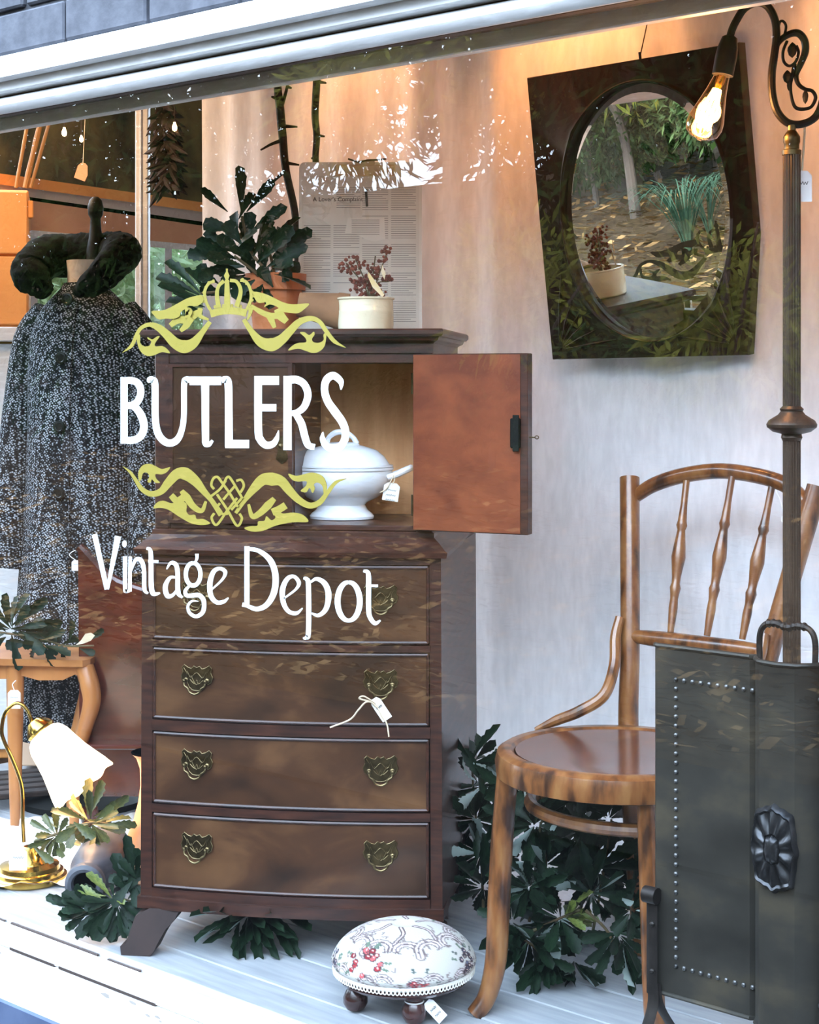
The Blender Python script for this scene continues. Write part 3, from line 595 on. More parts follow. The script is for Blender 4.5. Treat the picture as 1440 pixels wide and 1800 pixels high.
for (px, py), rad, nb in (((622, 466), 22, 26), ((608, 470), 14, 12), ((625, 490), 10, 8), ((640, 505), 26, 40), ((660, 515), 18, 26), ((662, 470), 16, 18), ((672, 455), 10, 8), ((680, 440), 10, 12), ((682, 490), 9, 10), ((655, 495), 20, 24)):
    for _ in range(nb):
        a = rnd.uniform(0, 2*pi); r_ = rad*math.sqrt(rnd.random()); q = W(px+r_*cos(a), py+r_*sin(a)*.7, Zk+rnd.uniform(-.02, .02))
        if q.z < ZT+hC-.004: q.z = ZT+hC-.002+rnd.random()*.01
        bmesh.ops.create_icosphere(bm, subdivisions=1, radius=rnd.uniform(.003, .0048), matrix=Matrix.Translation(q))
be = obj('berries', bm, m_berry, bs, world=True); be['kind'] = 'stuff'
bm = B()
for tipp in ((608, 462), (625, 455), (660, 450), (682, 440), (684, 495), (640, 490)):
    tube(bm, spline([W(655, 540, Zk), W(652+(tipp[0]-652)*.3, 500, Zk), W(*tipp, Zk)], 5), .0013, 5)
obj('sprig_stems', bm, m_stem, bs, world=True)
bm = B(); yl = [(648, 478), (664, 500), (676, 518), (672, 522), (655, 505), (646, 484)]; fill(bm, yl, lambda a, b: W(a, b, Zk-.03)); prism(bm, [(672, 465), (678, 480), (676, 492), (670, 478)], 0, .001, lambda a, b, d: W(a, b, Zk-.03+d)); obj('dry_yellow_leaf', bm, mat('dry_yellow_leaf', S(222, 190, 96), S(238, 226, 200), 20, rough=.7), bs, False, world=True)
Zp = 3.42
pp = W(484, 0, Zp); pp.z = ZT
pt = thing('terracotta_pot', 'upright terracotta pot of banksia stems on the tallboy', 'flowerpot', pp)
r0 = 48*Zp/F; hP = W(0, 482, Zp).z-ZT
bm = B(); lathe(bm, [(r0*.78, 0), (r0*.8, .002), (r0*.98, hP*.72), (r0*1.1, hP*.72), (r0*1.14, hP), (r0*1.02, hP), (r0*.95, hP*.7), (r0*.8, hP*.4), (0, hP*.4)], 32); obj('pot_body', bm, m_terra, pt)
pp = W(570, 0, 3.3); pp.z = ZT
p2 = thing('clay_pot', 'old brown clay pot lying on its side beside the cream crock', 'flowerpot', pp, A)
rP = .037
Mp = Matrix.Translation((-.052, 0, rP+.002)) @ Matrix.Rotation(pi/2+.16, 4, 'Y')
bm = B(); lathe(bm, [(rP*.62, .002), (rP*.66, 0), (rP*.95, .075), (rP*1.0, .078), (rP*1.02, .1), (rP*.9, .1), (rP*.86, .075), (rP*.55, .008), (0, .008)], 28, Mp)
mnz = min(v.co.z for v in bm.verts)
for v in bm.verts: v.co.z -= mnz
obj('pot_body', bm, m_clay, p2)
# ---------------------------------------------------------------- banksia branches
def leafmesh(name, m, lob, bend, rows=10, fold=.14):
    bm = B(); rs = []
    for i in range(rows+1):
        t = i/rows
        w = (.10+.90*min(1, t*1.5)**1.1)*(1 if t < .76 else math.sqrt(max(0, 1-((t-.76)/.245)**2)))*.5
        w = max(w, .04)
        w *= (1+lob*(.5 if i % 2 else -.5)); z = -bend*t*t
        sh = .02 if i % 2 else -.015
        rs.append([bm.verts.new((t+sh, -w, z+fold*w)), bm.verts.new((t, 0, z)), bm.verts.new((t+sh, w, z+fold*w))])
    for a, b in zip(rs, rs[1:]):
        for k in (0, 1): bm.faces.new((a[k], b[k], b[k+1], a[k+1]))
    for f in bm.faces: f.smooth = True
    me = bpy.data.meshes.new(name); bm.to_mesh(me); bm.free(); me.materials.append(m); return me
LM = {}
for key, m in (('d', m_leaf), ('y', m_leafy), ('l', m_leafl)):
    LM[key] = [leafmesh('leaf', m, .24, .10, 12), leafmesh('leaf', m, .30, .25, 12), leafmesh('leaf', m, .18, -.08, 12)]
lr = random.Random(11); FLIP = [0.0]
def leaf(par, base, tip, width, kind='d', roll=None, up=None, var=None):
    base, tip = V(base), V(tip); d = tip-base; L = d.length; d.normalize()
    n = up if up is not None else (c2w(0, 0)-c2w(0, 1))+V((0, 0, .5))       # the flat of the leaf turns to the glass
    n = (n-d*n.dot(d)).normalized()
    n = Matrix.Rotation(roll if roll is not None else lr.uniform(-.8, .8)+(pi if lr.random() < FLIP[0] else 0), 3, d) @ n
    y = n.cross(d)
    M3 = Matrix((d*L, y*width*.95, n*L)).transposed().to_4x4(); M3.translation = base-V(par.location)
    o = bpy.data.objects.new('leaf', lr.choice(LM[kind]) if var is None else LM[kind][var]); C.objects.link(o); o.parent = par; o.matrix_local = M3
    return o
def stems(par, paths, r=.003, m=m_stem):
    for p in paths:
        bm = B(); tube(bm, spline(p, 5), [r, r*.7], 7); obj('stem', bm, m, par, world=True)
def floor_clamp(p, z=.006):
    p = V(p); p.z = max(p.z, z); return p
# the bunch standing in the terracotta pot
Zb = 3.36
bq = thing('banksia_bunch', 'big bunch of lobed dark green banksia leaves rising from the terracotta pot', 'foliage', W(484, 500, Zp))
T = [((425, 377), (415, 292), 26), ((434, 372), (484, 314), 20), ((400, 372), (350, 330), 16), ((412, 402), (357, 396), 30), ((415, 455), (346, 424), 30), ((352, 515), (292, 446), 20), ((352, 520), (272, 474), 22), ((358, 526), (274, 507), 20),
     ((360, 540), (290, 524), 22), ((440, 410), (500, 362), 26), ((470, 440), (549, 406), 26), ((465, 430), (532, 388), 28), ((470, 470), (530, 430), 28), ((482, 482), (548, 502), 18), ((420, 420), (404, 372), 28), ((425, 430), (396, 390), 28),
     ((430, 440), (440, 372), 30), ((445, 450), (478, 380), 28), ((452, 462), (515, 398), 28), ((420, 465), (360, 452), 26), ((430, 480), (375, 470), 26), ((440, 490), (395, 495), 26), ((450, 490), (430, 440), 28), ((460, 488), (470, 430), 28),
     ((360, 512), (330, 462), 22), ((372, 520), (352, 462), 24), ((385, 500), (350, 470), 24), ((395, 520), (352, 505), 24), ((470, 490), (505, 452), 26), ((475, 498), (512, 480), 22), ((448, 492), (408, 520), 26), ((462, 500), (440, 530), 24), ((405, 455), (372, 418), 26), ((392, 512), (408, 470), 26), ((482, 470), (520, 470), 22), ((415, 440), (440, 400), 28), ((455, 440), (420, 400), 26), ((480, 440), (500, 400), 26), ((440, 520), (400, 500), 26), ((480, 505), (455, 470), 26)] + [((455+25*cos(a), 470-22*sin(a)), (455+r*cos(a), 465-r*.9*sin(a)), 24) for a, r in [(i*.62, 62+(i*37)%30) for i in range(11)]] + [((400+15*cos(a), 455-15*sin(a)), (400+r*cos(a), 455-r*sin(a)), 24) for a, r in [(.6+i*.8, 50+(i*29)%22) for i in range(6)]] + [((345, 535), (300, 500), 22), ((350, 545), (318, 540), 20), ((420, 385), (445, 335), 18)]
for i, (b, t, w) in enumerate(T):
    z0 = Zb+lr.uniform(-.05, .05); leaf(bq, W(*b, z0), W(*t, z0+lr.uniform(-.05, .04)), w*Zb/F*1.0)
stems(bq, [[W(484, 520, Zp), W(470, 480, Zb), W(440, 440, Zb), W(425, 380, Zb)], [W(480, 520, Zp), W(430, 510, Zb), W(352, 516, Zb)], [W(484, 520, Zp), W(480, 470, Zb), W(470, 430, Zb)], [W(482, 520, Zp), W(450, 480, Zb), W(412, 450, Zb)]], .004)
# bare black branches behind
def bare(label, pts, twigs, r, Z):
    t = thing('bare_branch', label, 'branch', W(*pts[-1], Z)); bm = B()
    tube(bm, spline([W(a, b, Z+.01*(i % 2)) for i, (a, b) in enumerate(pts)], 6), r, 9); obj('stem', bm, m_twig, t, world=True)
    for tw in twigs:
        bm = B(); tube(bm, spline([W(a, b, Z) for a, b in tw], 4), [.0045, .002], 6); obj('twig', bm, m_twig, t, world=True)
bare('black bare branch with side twigs rising behind the banksia bunch', [(486, 60), (488, 150), (492, 185), (497, 240), (503, 300), (518, 370), (523, 440), (524, 500), (520, 572)], [[(494, 192), (505, 152), (503, 138)], [(502, 222), (523, 223)], [(492, 248), (476, 254), (458, 264)], [(500, 302), (485, 315), (470, 330)], [(506, 287), (526, 290)], [(484, 172), (477, 170)], [(504, 152), (513, 155)]], [.0075, .009, .0095, .0085, .008, .008, .007], 3.55)
bare('shorter black bare branch just behind the top of the clipboard', [(558, 60), (557, 140), (554, 200), (557, 240), (555, 280), (560, 340), (562, 450), (560, 572)], [[(562, 144), (574, 146)], [(558, 238), (571, 240)], [(555, 276), (547, 279)]], [.009, .008, .007, .008], 3.58)
# helper: a cut branch with leaves given as (base, tip, width) in metres-from-pixels at depth Z
def branch(label, cen, Z, leaves, kind='d', stm=None, dz=.05, name='banksia_branch', tz=None):
    t = thing(name, label, 'foliage', W(*cen, Z))
    for (b, tp, w, *kk) in leaves:
        z0 = Z+lr.uniform(-dz, dz)*.5
        b3 = floor_clamp(W(*b, z0)); t3 = floor_clamp(W(*tp, (tz if tz and tp[1] > cen[1] else z0)+lr.uniform(-dz, dz)*(.3 if tz else 1)), .01)
        leaf(t, b3, t3, w*Z/F, kk[0] if kk else kind)
    for s in (stm or []): stems(t, [[floor_clamp(W(a, b, Z), .004) for a, b in s]], .003)
    return t
def radial(cen, n, r0, r1, a0, a1, w, rd, kind=None):
    o = []
    for i in range(n):
        a = R(a0+(a1-a0)*(i+rd.uniform(-.3, .3))/max(1, n-1)); r = rd.uniform(r0, r1); b = rd.uniform(.05, .2)*r
        o.append(((cen[0]+b*cos(a), cen[1]-b*sin(a)), (cen[0]+r*cos(a), cen[1]-r*sin(a)), w*rd.uniform(.8, 1.2)) + ((kind,) if kind else ()))
    return o
rd = random.Random(21)
branch('dark green banksia leaves lying on the low wooden table at the left edge', (30, 1110), 3.98,
    [((20, 1100), (82, 1050), 20), ((18, 1095), (48, 1042), 18), ((20, 1105), (108, 1100), 24), ((22, 1112), (100, 1132), 24), ((15, 1100), (8, 1045), 20), ((60, 1120), (110, 1118), 22), ((20, 1115), (30, 1180), 20), ((10, 1110), (-30, 1080), 22), ((40, 1110), (75, 1148), 22), ((110, 1130), (118, 1165), 14),
     ((112, 1132), (140, 1120), 18), ((140, 1140), (168, 1150), 14), ((150, 1128), (182, 1108), 12), ((120, 1130), (132, 1085), 14), ((100, 1125), (60, 1085), 20), ((10, 1120), (-20, 1140), 22), ((55, 1130), (10, 1135), 22), ((80, 1135), (120, 1142), 18)] + radial((22, 1108), 11, 45, 75, -30, 200, 16, rd) + radial((70, 1128), 9, 30, 50, -60, 240, 15, rd),
    'd', [[(0, 1112), (60, 1120), (115, 1135), (165, 1135)]])
tl = thing('fallen_petal_leaf', 'single pale curled leaf on the dark foliage over the low table', 'leaf', W(150, 1130, 3.9))
bm = B(); prism(bm, [(133, 1134), (142, 1126), (150, 1114), (160, 1112), (167, 1117), (160, 1126), (148, 1131)], 0, .002, lambda a, b, d: W(a, b, 3.9+d+.0006*(a-150))); obj('leaf_blade', bm, mat('pale_dry_leaf', S(222, 204, 166), S(236, 226, 200), 30, rough=.7), tl, False, world=True)
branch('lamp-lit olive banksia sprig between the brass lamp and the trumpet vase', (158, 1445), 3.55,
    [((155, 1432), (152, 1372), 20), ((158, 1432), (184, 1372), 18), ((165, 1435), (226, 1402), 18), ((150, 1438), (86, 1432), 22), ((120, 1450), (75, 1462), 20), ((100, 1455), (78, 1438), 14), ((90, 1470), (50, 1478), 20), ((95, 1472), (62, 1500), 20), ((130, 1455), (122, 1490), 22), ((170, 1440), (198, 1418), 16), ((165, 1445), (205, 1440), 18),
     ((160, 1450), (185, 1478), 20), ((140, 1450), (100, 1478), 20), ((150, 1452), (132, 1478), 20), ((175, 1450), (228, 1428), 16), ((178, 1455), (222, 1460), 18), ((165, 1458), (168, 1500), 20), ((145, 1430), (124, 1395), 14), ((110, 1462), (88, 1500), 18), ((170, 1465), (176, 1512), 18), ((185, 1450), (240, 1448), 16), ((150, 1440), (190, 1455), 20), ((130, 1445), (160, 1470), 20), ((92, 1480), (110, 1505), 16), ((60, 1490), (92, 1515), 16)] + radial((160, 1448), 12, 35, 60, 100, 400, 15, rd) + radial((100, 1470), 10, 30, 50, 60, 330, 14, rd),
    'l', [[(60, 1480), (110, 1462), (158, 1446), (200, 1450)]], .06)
branch('green banksia branch sprawling on the floorboards in front of the left cabinet foot', (205, 1578), 3.24,
    [((200, 1580), (138, 1668), 30), ((212, 1582), (160, 1672), 34), ((222, 1590), (196, 1650), 26), ((235, 1580), (206, 1500), 28), ((232, 1560), (224, 1468), 22), ((240, 1545), (212, 1510), 20), ((150, 1600), (80, 1578), 18), ((155, 1606), (98, 1610), 16), ((160, 1600), (110, 1568), 22), ((165, 1590), (128, 1560), 20), ((180, 1582), (140, 1556), 18, 'y'), ((195, 1578), (160, 1530), 20, 'y'),
     ((200, 1575), (196, 1552), 12, 'd'), ((205, 1580), (150, 1592), 20), ((180, 1600), (120, 1622), 18), ((195, 1600), (148, 1636), 20), ((215, 1575), (246, 1530), 22), ((225, 1580), (248, 1560), 20), ((230, 1600), (238, 1640), 22), ((205, 1590), (170, 1625), 24), ((238, 1520), (245, 1490), 18), ((200, 1572), (214, 1580), 14, 'y'), ((186, 1575), (150, 1575), 12, 'y'), ((225, 1570), (205, 1540), 22)] + radial((205, 1585), 12, 40, 75, 165, 350, 20, rd) + radial((160, 1600), 10, 35, 60, 120, 300, 15, rd) + radial((236, 1545), 9, 35, 60, 40, 300, 18, rd),
    'd', [[(130, 1600), (165, 1600), (205, 1580), (248, 1590)]], .03, tz=3.2)
branch('dark banksia sprays lying on the floorboards underneath the tallboy', (430, 1605), 3.24,
    [((420, 1600), (345, 1668), 18), ((425, 1605), (411, 1678), 18), ((440, 1608), (452, 1672), 20), ((470, 1605), (512, 1680), 18), ((490, 1600), (550, 1646), 20), ((500, 1596), (560, 1605), 20), ((460, 1604), (470, 1668), 18), ((420, 1598), (352, 1612), 18), ((430, 1602), (380, 1650), 16), ((415, 1596), (330, 1620), 14), ((450, 1606), (430, 1660), 18), ((480, 1604), (530, 1665), 14), ((445, 1600), (400, 1630), 20), ((470, 1598), (500, 1640), 20), ((430, 1598), (470, 1640), 20), ((400, 1600), (360, 1590), 18)] + radial((440, 1600), 12, 45, 80, 190, 350, 16, rd),
    'd', [[(380, 1602), (440, 1606), (500, 1602), (560, 1600)]], .04, tz=3.12)
FLIP[0] = .07
# the heap behind and under the chair: six cut branches
def heap(label, cen, Z, whorls, stm, kind='d', tz=None):
    L = []; whorls = [(c, int(n*1.5), r0*.8, r1*1.1, a0, a1, w*.8, *kk) for (c, n, r0, r1, a0, a1, w, *kk) in whorls]
    for (c, n, r0, r1, a0, a1, w, *kk) in whorls: L += radial(c, n, r0, r1, a0, a1, w, rd, kk[0] if kk else None)
    return branch(label, cen, Z, L, kind, stm, .13, tz=tz)
heap('banksia branch standing in the gap between the tallboy and the chair', (840, 1450), 3.3, [((830, 1340), 9, 35, 62, -60, 120, 24), ((850, 1380), 12, 40, 70, -30, 300, 26), ((835, 1440), 12, 40, 70, -40, 300, 26), ((845, 1500), 12, 40, 70, 0, 340, 26), ((850, 1560), 10, 35, 60, 20, 340, 24)], [[(850, 1600), (845, 1500), (835, 1420), (828, 1320)]])
heap('dark banksia branch filling the space under the round seat', (980, 1480), 3.12, [((920, 1380), 10, 40, 70, 0, 340, 28), ((1000, 1390), 11, 40, 75, 0, 340, 28), ((940, 1450), 14, 45, 80, 0, 350, 30), ((1020, 1460), 12, 45, 75, 0, 340, 30), ((960, 1520), 14, 50, 80, 0, 350, 30)], [[(930, 1620), (960, 1520), (950, 1450), (1000, 1380)]])
heap('banksia branch at the back of the heap against the chair back leg', (1060, 1520), 3.15, [((1070, 1440), 8, 40, 65, 30, 330, 26), ((1050, 1530), 12, 45, 75, 0, 340, 30), ((1110, 1560), 10, 40, 70, 0, 340, 26)], [[(1040, 1650), (1060, 1540), (1075, 1440)]])
heap('banksia branch with a yellow-green young tip in the middle of the heap', (990, 1610), 3.04, [((990, 1612), 7, 40, 62, -20, 60, 18, 'y'), ((985, 1615), 12, 50, 85, 100, 330, 26), ((930, 1560), 12, 45, 75, 0, 350, 26), ((1040, 1570), 10, 40, 70, 0, 350, 24)], [[(930, 1640), (985, 1614), (1020, 1600)]])
heap('low banksia branch trailing over the boards behind the chair front leg', (930, 1650), 3.05, [((930, 1650), 12, 45, 75, 150, 380, 26), ((960, 1680), 8, 40, 70, 220, 330, 24), ((900, 1620), 10, 40, 62, 40, 320, 24), ((1010, 1690), 6, 40, 60, 200, 330, 22)], [[(900, 1640), (940, 1665), (975, 1705), (1000, 1745)], [(945, 1670), (962, 1700), (966, 1738)]], tz=2.96)
heap('banksia branch drooping pointed leaves beside the fire screen stand', (1085, 1640), 2.98, [((1085, 1640), 10, 45, 80, 180, 400, 24), ((1095, 1650), 4, 70, 100, 255, 300, 26), ((1110, 1600), 9, 40, 65, 0, 300, 22)], [[(1030, 1600), (1070, 1640), (1085, 1690)]], tz=2.93)
# ---------------------------------------------------------------- bentwood chair
ct = V((-1.645, .45, 0)); ch = thing('bentwood_chair', 'worn brown bentwood chair with spindle back and round polished seat', 'chair', ct)
SR = .213; bm = B()
lathe(bm, [(SR-.012, .402), (SR, .406), (SR+.002, .428), (SR-.002, .444), (SR-.012, .450), (SR-.026, .4495), (SR-.032, .444), (SR-.034, .402)], 48, Matrix.Translation(ct)); obj('seat_rim', bm, m_bent, ch, world=True)
bm = B(); lathe(bm, [(SR-.036, .43), (SR-.034, .4465), (SR-.06, .4455), (SR-.1, .443), (.05, .441), (0, .441)], 48, Matrix.Translation(ct)); obj('seat_panel', bm, m_seat, ch, world=True)
def leg(pts, r, k=5): bm = B(); tube(bm, spline(pts, k), r, 14); obj('leg', bm, m_bent, ch, world=True)
leg([V((-1.778, .308, .415)), V((-1.785, .302, .3)), V((-1.790, .298, .18)), V((-1.788, .288, .09)), V((-1.792, .268, .03)), V((-1.805, .25, .0))], [.0185, .0195, .020, .019, .0165, .0155])
leg([V((-1.505, .33, .415)), V((-1.495, .322, .3)), V((-1.483, .312, .18)), V((-1.47, .298, .09)), V((-1.452, .282, .03)), V((-1.436, .266, .0))], [.0165, .0175, .018, .018, .0165, .0155])
# back posts run from floor to top
pl_ = [V((-1.757, .70, .0)), V((-1.757, .672, .2)), V((-1.757, .651, .43)), V((-1.765, .668, .58)), V((-1.79, .705, .74)), V((-1.821, .75, .905))]
pr_ = [V((-1.470, .70, .0)), V((-1.480, .672, .2)), V((-1.493, .651, .43)), V((-1.476, .668, .58)), V((-1.447, .705, .74)), V((-1.417, .75, .905))]
for q in (pl_, pr_):
    bm = B(); tube(bm, spline(q, 6), [.0175, .0185, .0195, .0185, .019, .0195], 14); obj('back_post', bm, m_bent, ch, world=True)
zc = lambda y: 0
def onback(px, py, y): return P(px, py, y)
tr = [P(1118, 872, .745), P(1150, 852, .752), P(1200, 836, .758), P(1262, 828, .762), P(1320, 834, .758), P(1372, 848, .752), P(1402, 868, .748), P(1422, 890, .742)]
bm = B(); tube(bm, spline(tr, 6), [.013, .0145, .015, .015, .015, .015, .0145, .013], 12); obj('top_rail', bm, m_bent, ch, world=True)
lr0, lr1 = P(1110, 1118, .672), P(1352, 1147, .672)
bm = B(); tube(bm, [lr0+(lr1-lr0)*i/8 for i in range(9)], [.012, .0145, .016, .016, .016, .016, .016, .0145, .012], 12); obj('lower_rail', bm, m_bent, ch, world=True)
for (a, b) in (((1207, 845), (1179, 1112)), ((1287, 838), (1243, 1118)), ((1358, 850), (1305, 1124))):
    p0, p1 = P(*a, .752), P(*b, .672); d = p1-p0; L = d.length
    prof = [(.0065, 0), (.0065, .16), (.0085, .27), (.0105, .30), (.0075, .33), (.0085, .36), (.0115, .44), (.0135, .51), (.0115, .56), (.0085, .64), (.008, .68), (.0105, .71), (.0085, .75), (.0075, .78), (.0085, .84), (.006, 1)]
    bm = B(); lathe(bm, [(r*1.0, t*L) for r, t in prof], 14, Matrix.Translation(p0) @ d.to_track_quat('Z', 'Y').to_matrix().to_4x4()); obj('spindle', bm, m_bent, ch, world=True)
# brace from each post down to the seat, and the ring stretcher
br = [P(1090, 1085, .655), P(1082, 1120, .64), P(1080, 1170, .62), P(1062, 1222, .58), P(1020, 1250, .555), P(980, 1266, .545), P(942, 1283, .53)]
bm = B(); tube(bm, spline(br, 6), [.009, .0105, .011, .011, .011, .010, .005], 10); obj('brace', bm, m_bent, ch, world=True)
bm = B(); tube(bm, spline([V((-1.645*2-.0+0.04-p.x, p.y, p.z)) for p in br], 6), [.009, .0105, .011, .011, .011, .010, .008], 10); obj('brace', bm, m_bent, ch, world=True)
RR = .168; zr = .346
bm = B(); tube(bm, [ct+V((RR*cos(a), RR*.84*sin(a)+.01, zr)) for a in [i*2*pi/40 for i in range(40)]], .0115, 10, closed=True); obj('ring_stretcher', bm, m_bent, ch, world=True)
price_tag('small white tag hanging behind the right spindle of the chair back', P(1378, 905, .73), RT+UP*.9, UP-RT*.4, .022, .03, [[P(1378, 905, .73), P(1372, 880, .735), P(1364, 862, .745)]], 1)

# ---------------------------------------------------------------- fire screen
ys = .13; xl = P(1152, 1135, ys).x; xm = P(1384, 1400, ys).x; hw = xm-xl
ztop = P(1153, 1133, ys).z; zbot = P(1170, 1745, ys).z
fs = thing('fire_screen', 'dark tarnished metal fire screen with nail studs and embossed oval boss', 'fire screen', (xm, ys, 0))
cw = xm-P(1333, 1400, ys).x
prof = [(-hw, .0), (-hw+.004, -.004), (-hw*.8, -.003), (-cw-.012, -.003), (-cw-.004, .003), (-cw+.002, -.012), (-cw*.6, -.03), (0, -.036), (cw*.6, -.03), (cw-.002, -.012), (cw+.004, .003), (cw+.012, -.003), (hw*.8, -.003), (hw-.004, -.004), (hw, 0)]
pp_ = prof+[(a, b+.003) for a, b in prof[::-1]]
bm = B(); loft(bm, [[V((a, b, z)) for a, b in pp_] for z in (zbot, zbot+.2*(ztop-zbot), zbot+.6*(ztop-zbot), ztop)], True); obj('panel', bm, m_screen, fs)
for nm, z in (('top_edge', ztop), ('bottom_edge', zbot)):
    bm = B(); tube(bm, [V((a, b+.001, z)) for a, b in prof], .0038, 8); obj(nm, bm, m_screen, fs)
def studrow(x0, z0, x1, z1, n, bm):
    for i in range(n):
        x = x0+(x1-x0)*i/(n-1); z = z0+(z1-z0)*i/(n-1)
        bmesh.ops.create_uvsphere(bm, u_segments=8, v_segments=5, radius=.0036, matrix=Matrix.Translation((x, -.0035, z)))
for s in (-1, 1):
    bm = B(); xs, xe = s*(xm-P(1191, 1400, ys).x), s*(xm-P(1330, 1400, ys).x+.004)
    zt, zb = P(1191, 1194, ys).z, P(1190, 1697, ys).z
    studrow(xs, zt, xs, zb, 32, bm); studrow(xs, zt, xe, zt, 10, bm); studrow(xs, zb, xe, zb, 10, bm); obj('nail_studs', bm, mat('worn_steel_stud', S(104, 104, 104), rough=.35, metal=.8), fs)['kind'] = 'stuff'
# the boss
bz = P(1384, 1482, ys).z; bw_, bh_ = .037, .063
bm = B(); no = 96; yb0 = -.034
def bo(i, f):
    a = 2*pi*i/no; sc_r = 1+.035*cos(8*a)+.05*cos(4*a+pi)+.02*cos(16*a)
    ridge = .0035*cos(10*a)*math.exp(-((f-.62)/.22)**2)
    h = -.006-.006*(1-f*f)-ridge if f < .97 else -.001
    if f < .3: h -= .006*math.sqrt(max(0, 1-(f/.3)**2))
    if abs(f-.33) < .02: h += .003
    if abs(f-.9) < .04: h -= .003
    return V((bw_*f*sc_r*sin(a), yb0+h+.05*(bw_*f*sin(a))**2*10, bz+bh_*f*sc_r*cos(a)))
loft(bm, [[bo(i, f) for i in range(no)] for f in (1.0, .96, .9, .84, .75, .65, .55, .45, .36, .33, .3, .26, .2, .1, .01)]); obj('boss', bm, mat('dark_pewter', S(46, 46, 48), S(74, 74, 76), 40, rough=.3, metal=.8), fs)
bm = B(); a0 = P(1336, 1160, ys).x-xm; zh = P(1385, 1098, ys).z
hp = spline([V((a0, 0, ztop-.005)), V((a0, 0, zh-.02)), V((a0+.008, 0, zh-.004)), V((a0+.025, 0, zh)), V((0, 0, zh-.004)), V((-a0-.025, 0, zh)), V((-a0-.008, 0, zh-.004)), V((-a0, 0, zh-.02)), V((-a0, 0, ztop-.005))], 8)
tube(bm, hp, [.0045+.0022*(math.sin(i*.9)**2 if 18 < i < 46 else 0) for i in range(len(hp))], 8); obj('handle', bm, m_iron, fs)
for s in (-1, 1):
    xx = s*(hw-.002-P(0, 0, ys).x*0); z1_ = P(1160, 1585, ys).z; z0_ = P(1150, 1730, ys).z
    def strap(pts, nm, w=.0095):
        bm = B(); tube(bm, spline(pts, 6), w, 8, .28, (0, 1, 0)); return obj(nm, bm, m_iron, fs)
    strap([V((xx, -.012, z0_-.01)), V((xx+.0, -.012, (z0_+z1_)/2)), V((xx, -.012, z1_))], 'leg_strap')
    bm = B(); tube(bm, [V((xx-.011+.022*i/4, -.014, z1_+.012)) for i in range(5)], .0125, 12); obj('scroll_end', bm, m_iron, fs)
    for dzz in (.03, .1):
        bm = B(); bmesh.ops.create_uvsphere(bm, u_segments=10, v_segments=6, radius=.0042, matrix=Matrix.Translation((xx+.003, -.015, z1_-dzz))); obj('rivet', bm, m_iron, fs)
    strap([V((xx, -.012, z0_+.01)), V((xx-.002*s, -.014, z0_-.03)), V((xx-.006, -.04, .1)), V((xx-.012, -.075, .02)), V((xx-.016, -.1, .004))], 'leg')
    strap([V((xx+.003, -.008, z0_+.005)), V((xx+.006, .0, z0_-.03)), V((xx+.008, .05, .1)), V((xx+.008, .1, .02)), V((xx+.008, .13, .004))], 'leg')

# ---------------------------------------------------------------- footstool
Zs = 2.9; so = c2w((710-720)/F*Zs, Zs)
st = thing('footstool', 'small round footstool with floral tapestry cushion and dark ball feet', 'footstool', so, A)
import numpy as np
# tapestry print: scrolls and flower bunches drawn as strokes, coloured per vertex
na, nr = 260, 90
def prof_r(f):      # f 0 centre .. 1 rim of the cushion
    a = f*2.1
    return .122*math.sin(min(a, pi/2))*(1.045 if a > pi/2 else 1+.045*(a/(pi/2))**6) - (.010*((a-pi/2)/.53)**2 if a > pi/2 else 0), .082+.062*math.cos(a) if a < pi/2 else .082-.030*math.sin(a-pi/2)
verts = []; 
for j in range(nr+1):
    r_, z_ = prof_r(j/nr); 
    if j < 8: z_ -= .004*(1-(j/8)**2)
    verts += [(r_*cos(2*pi*i/na), r_*sin(2*pi*i/na), z_) for i in range(na)]
faces = [(j*na+i, (j+1)*na+i, (j+1)*na+(i+1) % na, j*na+(i+1) % na) for j in range(nr) for i in range(na)]
vx = np.array(verts); fr_ = np.repeat(np.arange(nr+1)/nr, na); ang = np.tile(2*np.pi*np.arange(na)/na, nr+1)
PX, PY = fr_*np.cos(ang)*1.25, fr_*np.sin(ang)*1.25         # print space, unit = rim of the top
col = np.tile(np.array(S(182, 178, 170)[:3]), (len(verts), 1))
def paint(pts, wd_, c, blend=1):
    q = np.array([[p.x, p.y] for p in spline([V((a, b, 0)) for a, b in pts], 10)]); d = np.full(len(verts), 9.)
    for a, b in q: d = np.minimum(d, (PX-a)**2+(PY-b)**2)
    m_ = np.sqrt(d) < wd_; col[m_] = col[m_]*(1-blend)+np.array(S(*c)[:3])*blend
def scroll(cx, cy, r, a0, dr, flip=1):
    pts = [(cx+r*(1-.13*i)*cos(a0+flip*i*.55), cy+r*(1-.13*i)*sin(a0+flip*i*.55)) for i in range(8)]
    paint(pts[:6], .04*r/.24+.012, (104, 92, 90)); paint(pts[:6], .03*r/.24+.006, (196, 184, 182)); paint(pts, .009, (100, 88, 88))
    for k in range(3): paint([pts[k], (pts[k][0]*.55+cx*.45, pts[k][1]*.55+cy*.45)], .008, (100, 88, 88))
sr = random.Random(9)
for k in range(9):                   # outer ring: big shells and sprays down the side of the cushion
    a = k*2*pi/9+.12; cx, cy = .98*cos(a), .98*sin(a)
    for f in (-1, 1): scroll(cx+.07*f*-sin(a), cy+.07*f*cos(a), .17, a+pi/2*f+.5, 0, f)
    for i in range(7): paint([(cx*(.86+.02*i)+.05*(i-3)*-sin(a)*.5, cy*(.86+.02*i)+.05*(i-3)*cos(a)*.5), (cx*1.1+.03*(i-3)*-sin(a), cy*1.1+.03*(i-3)*cos(a))], .009, (150, 134, 130))
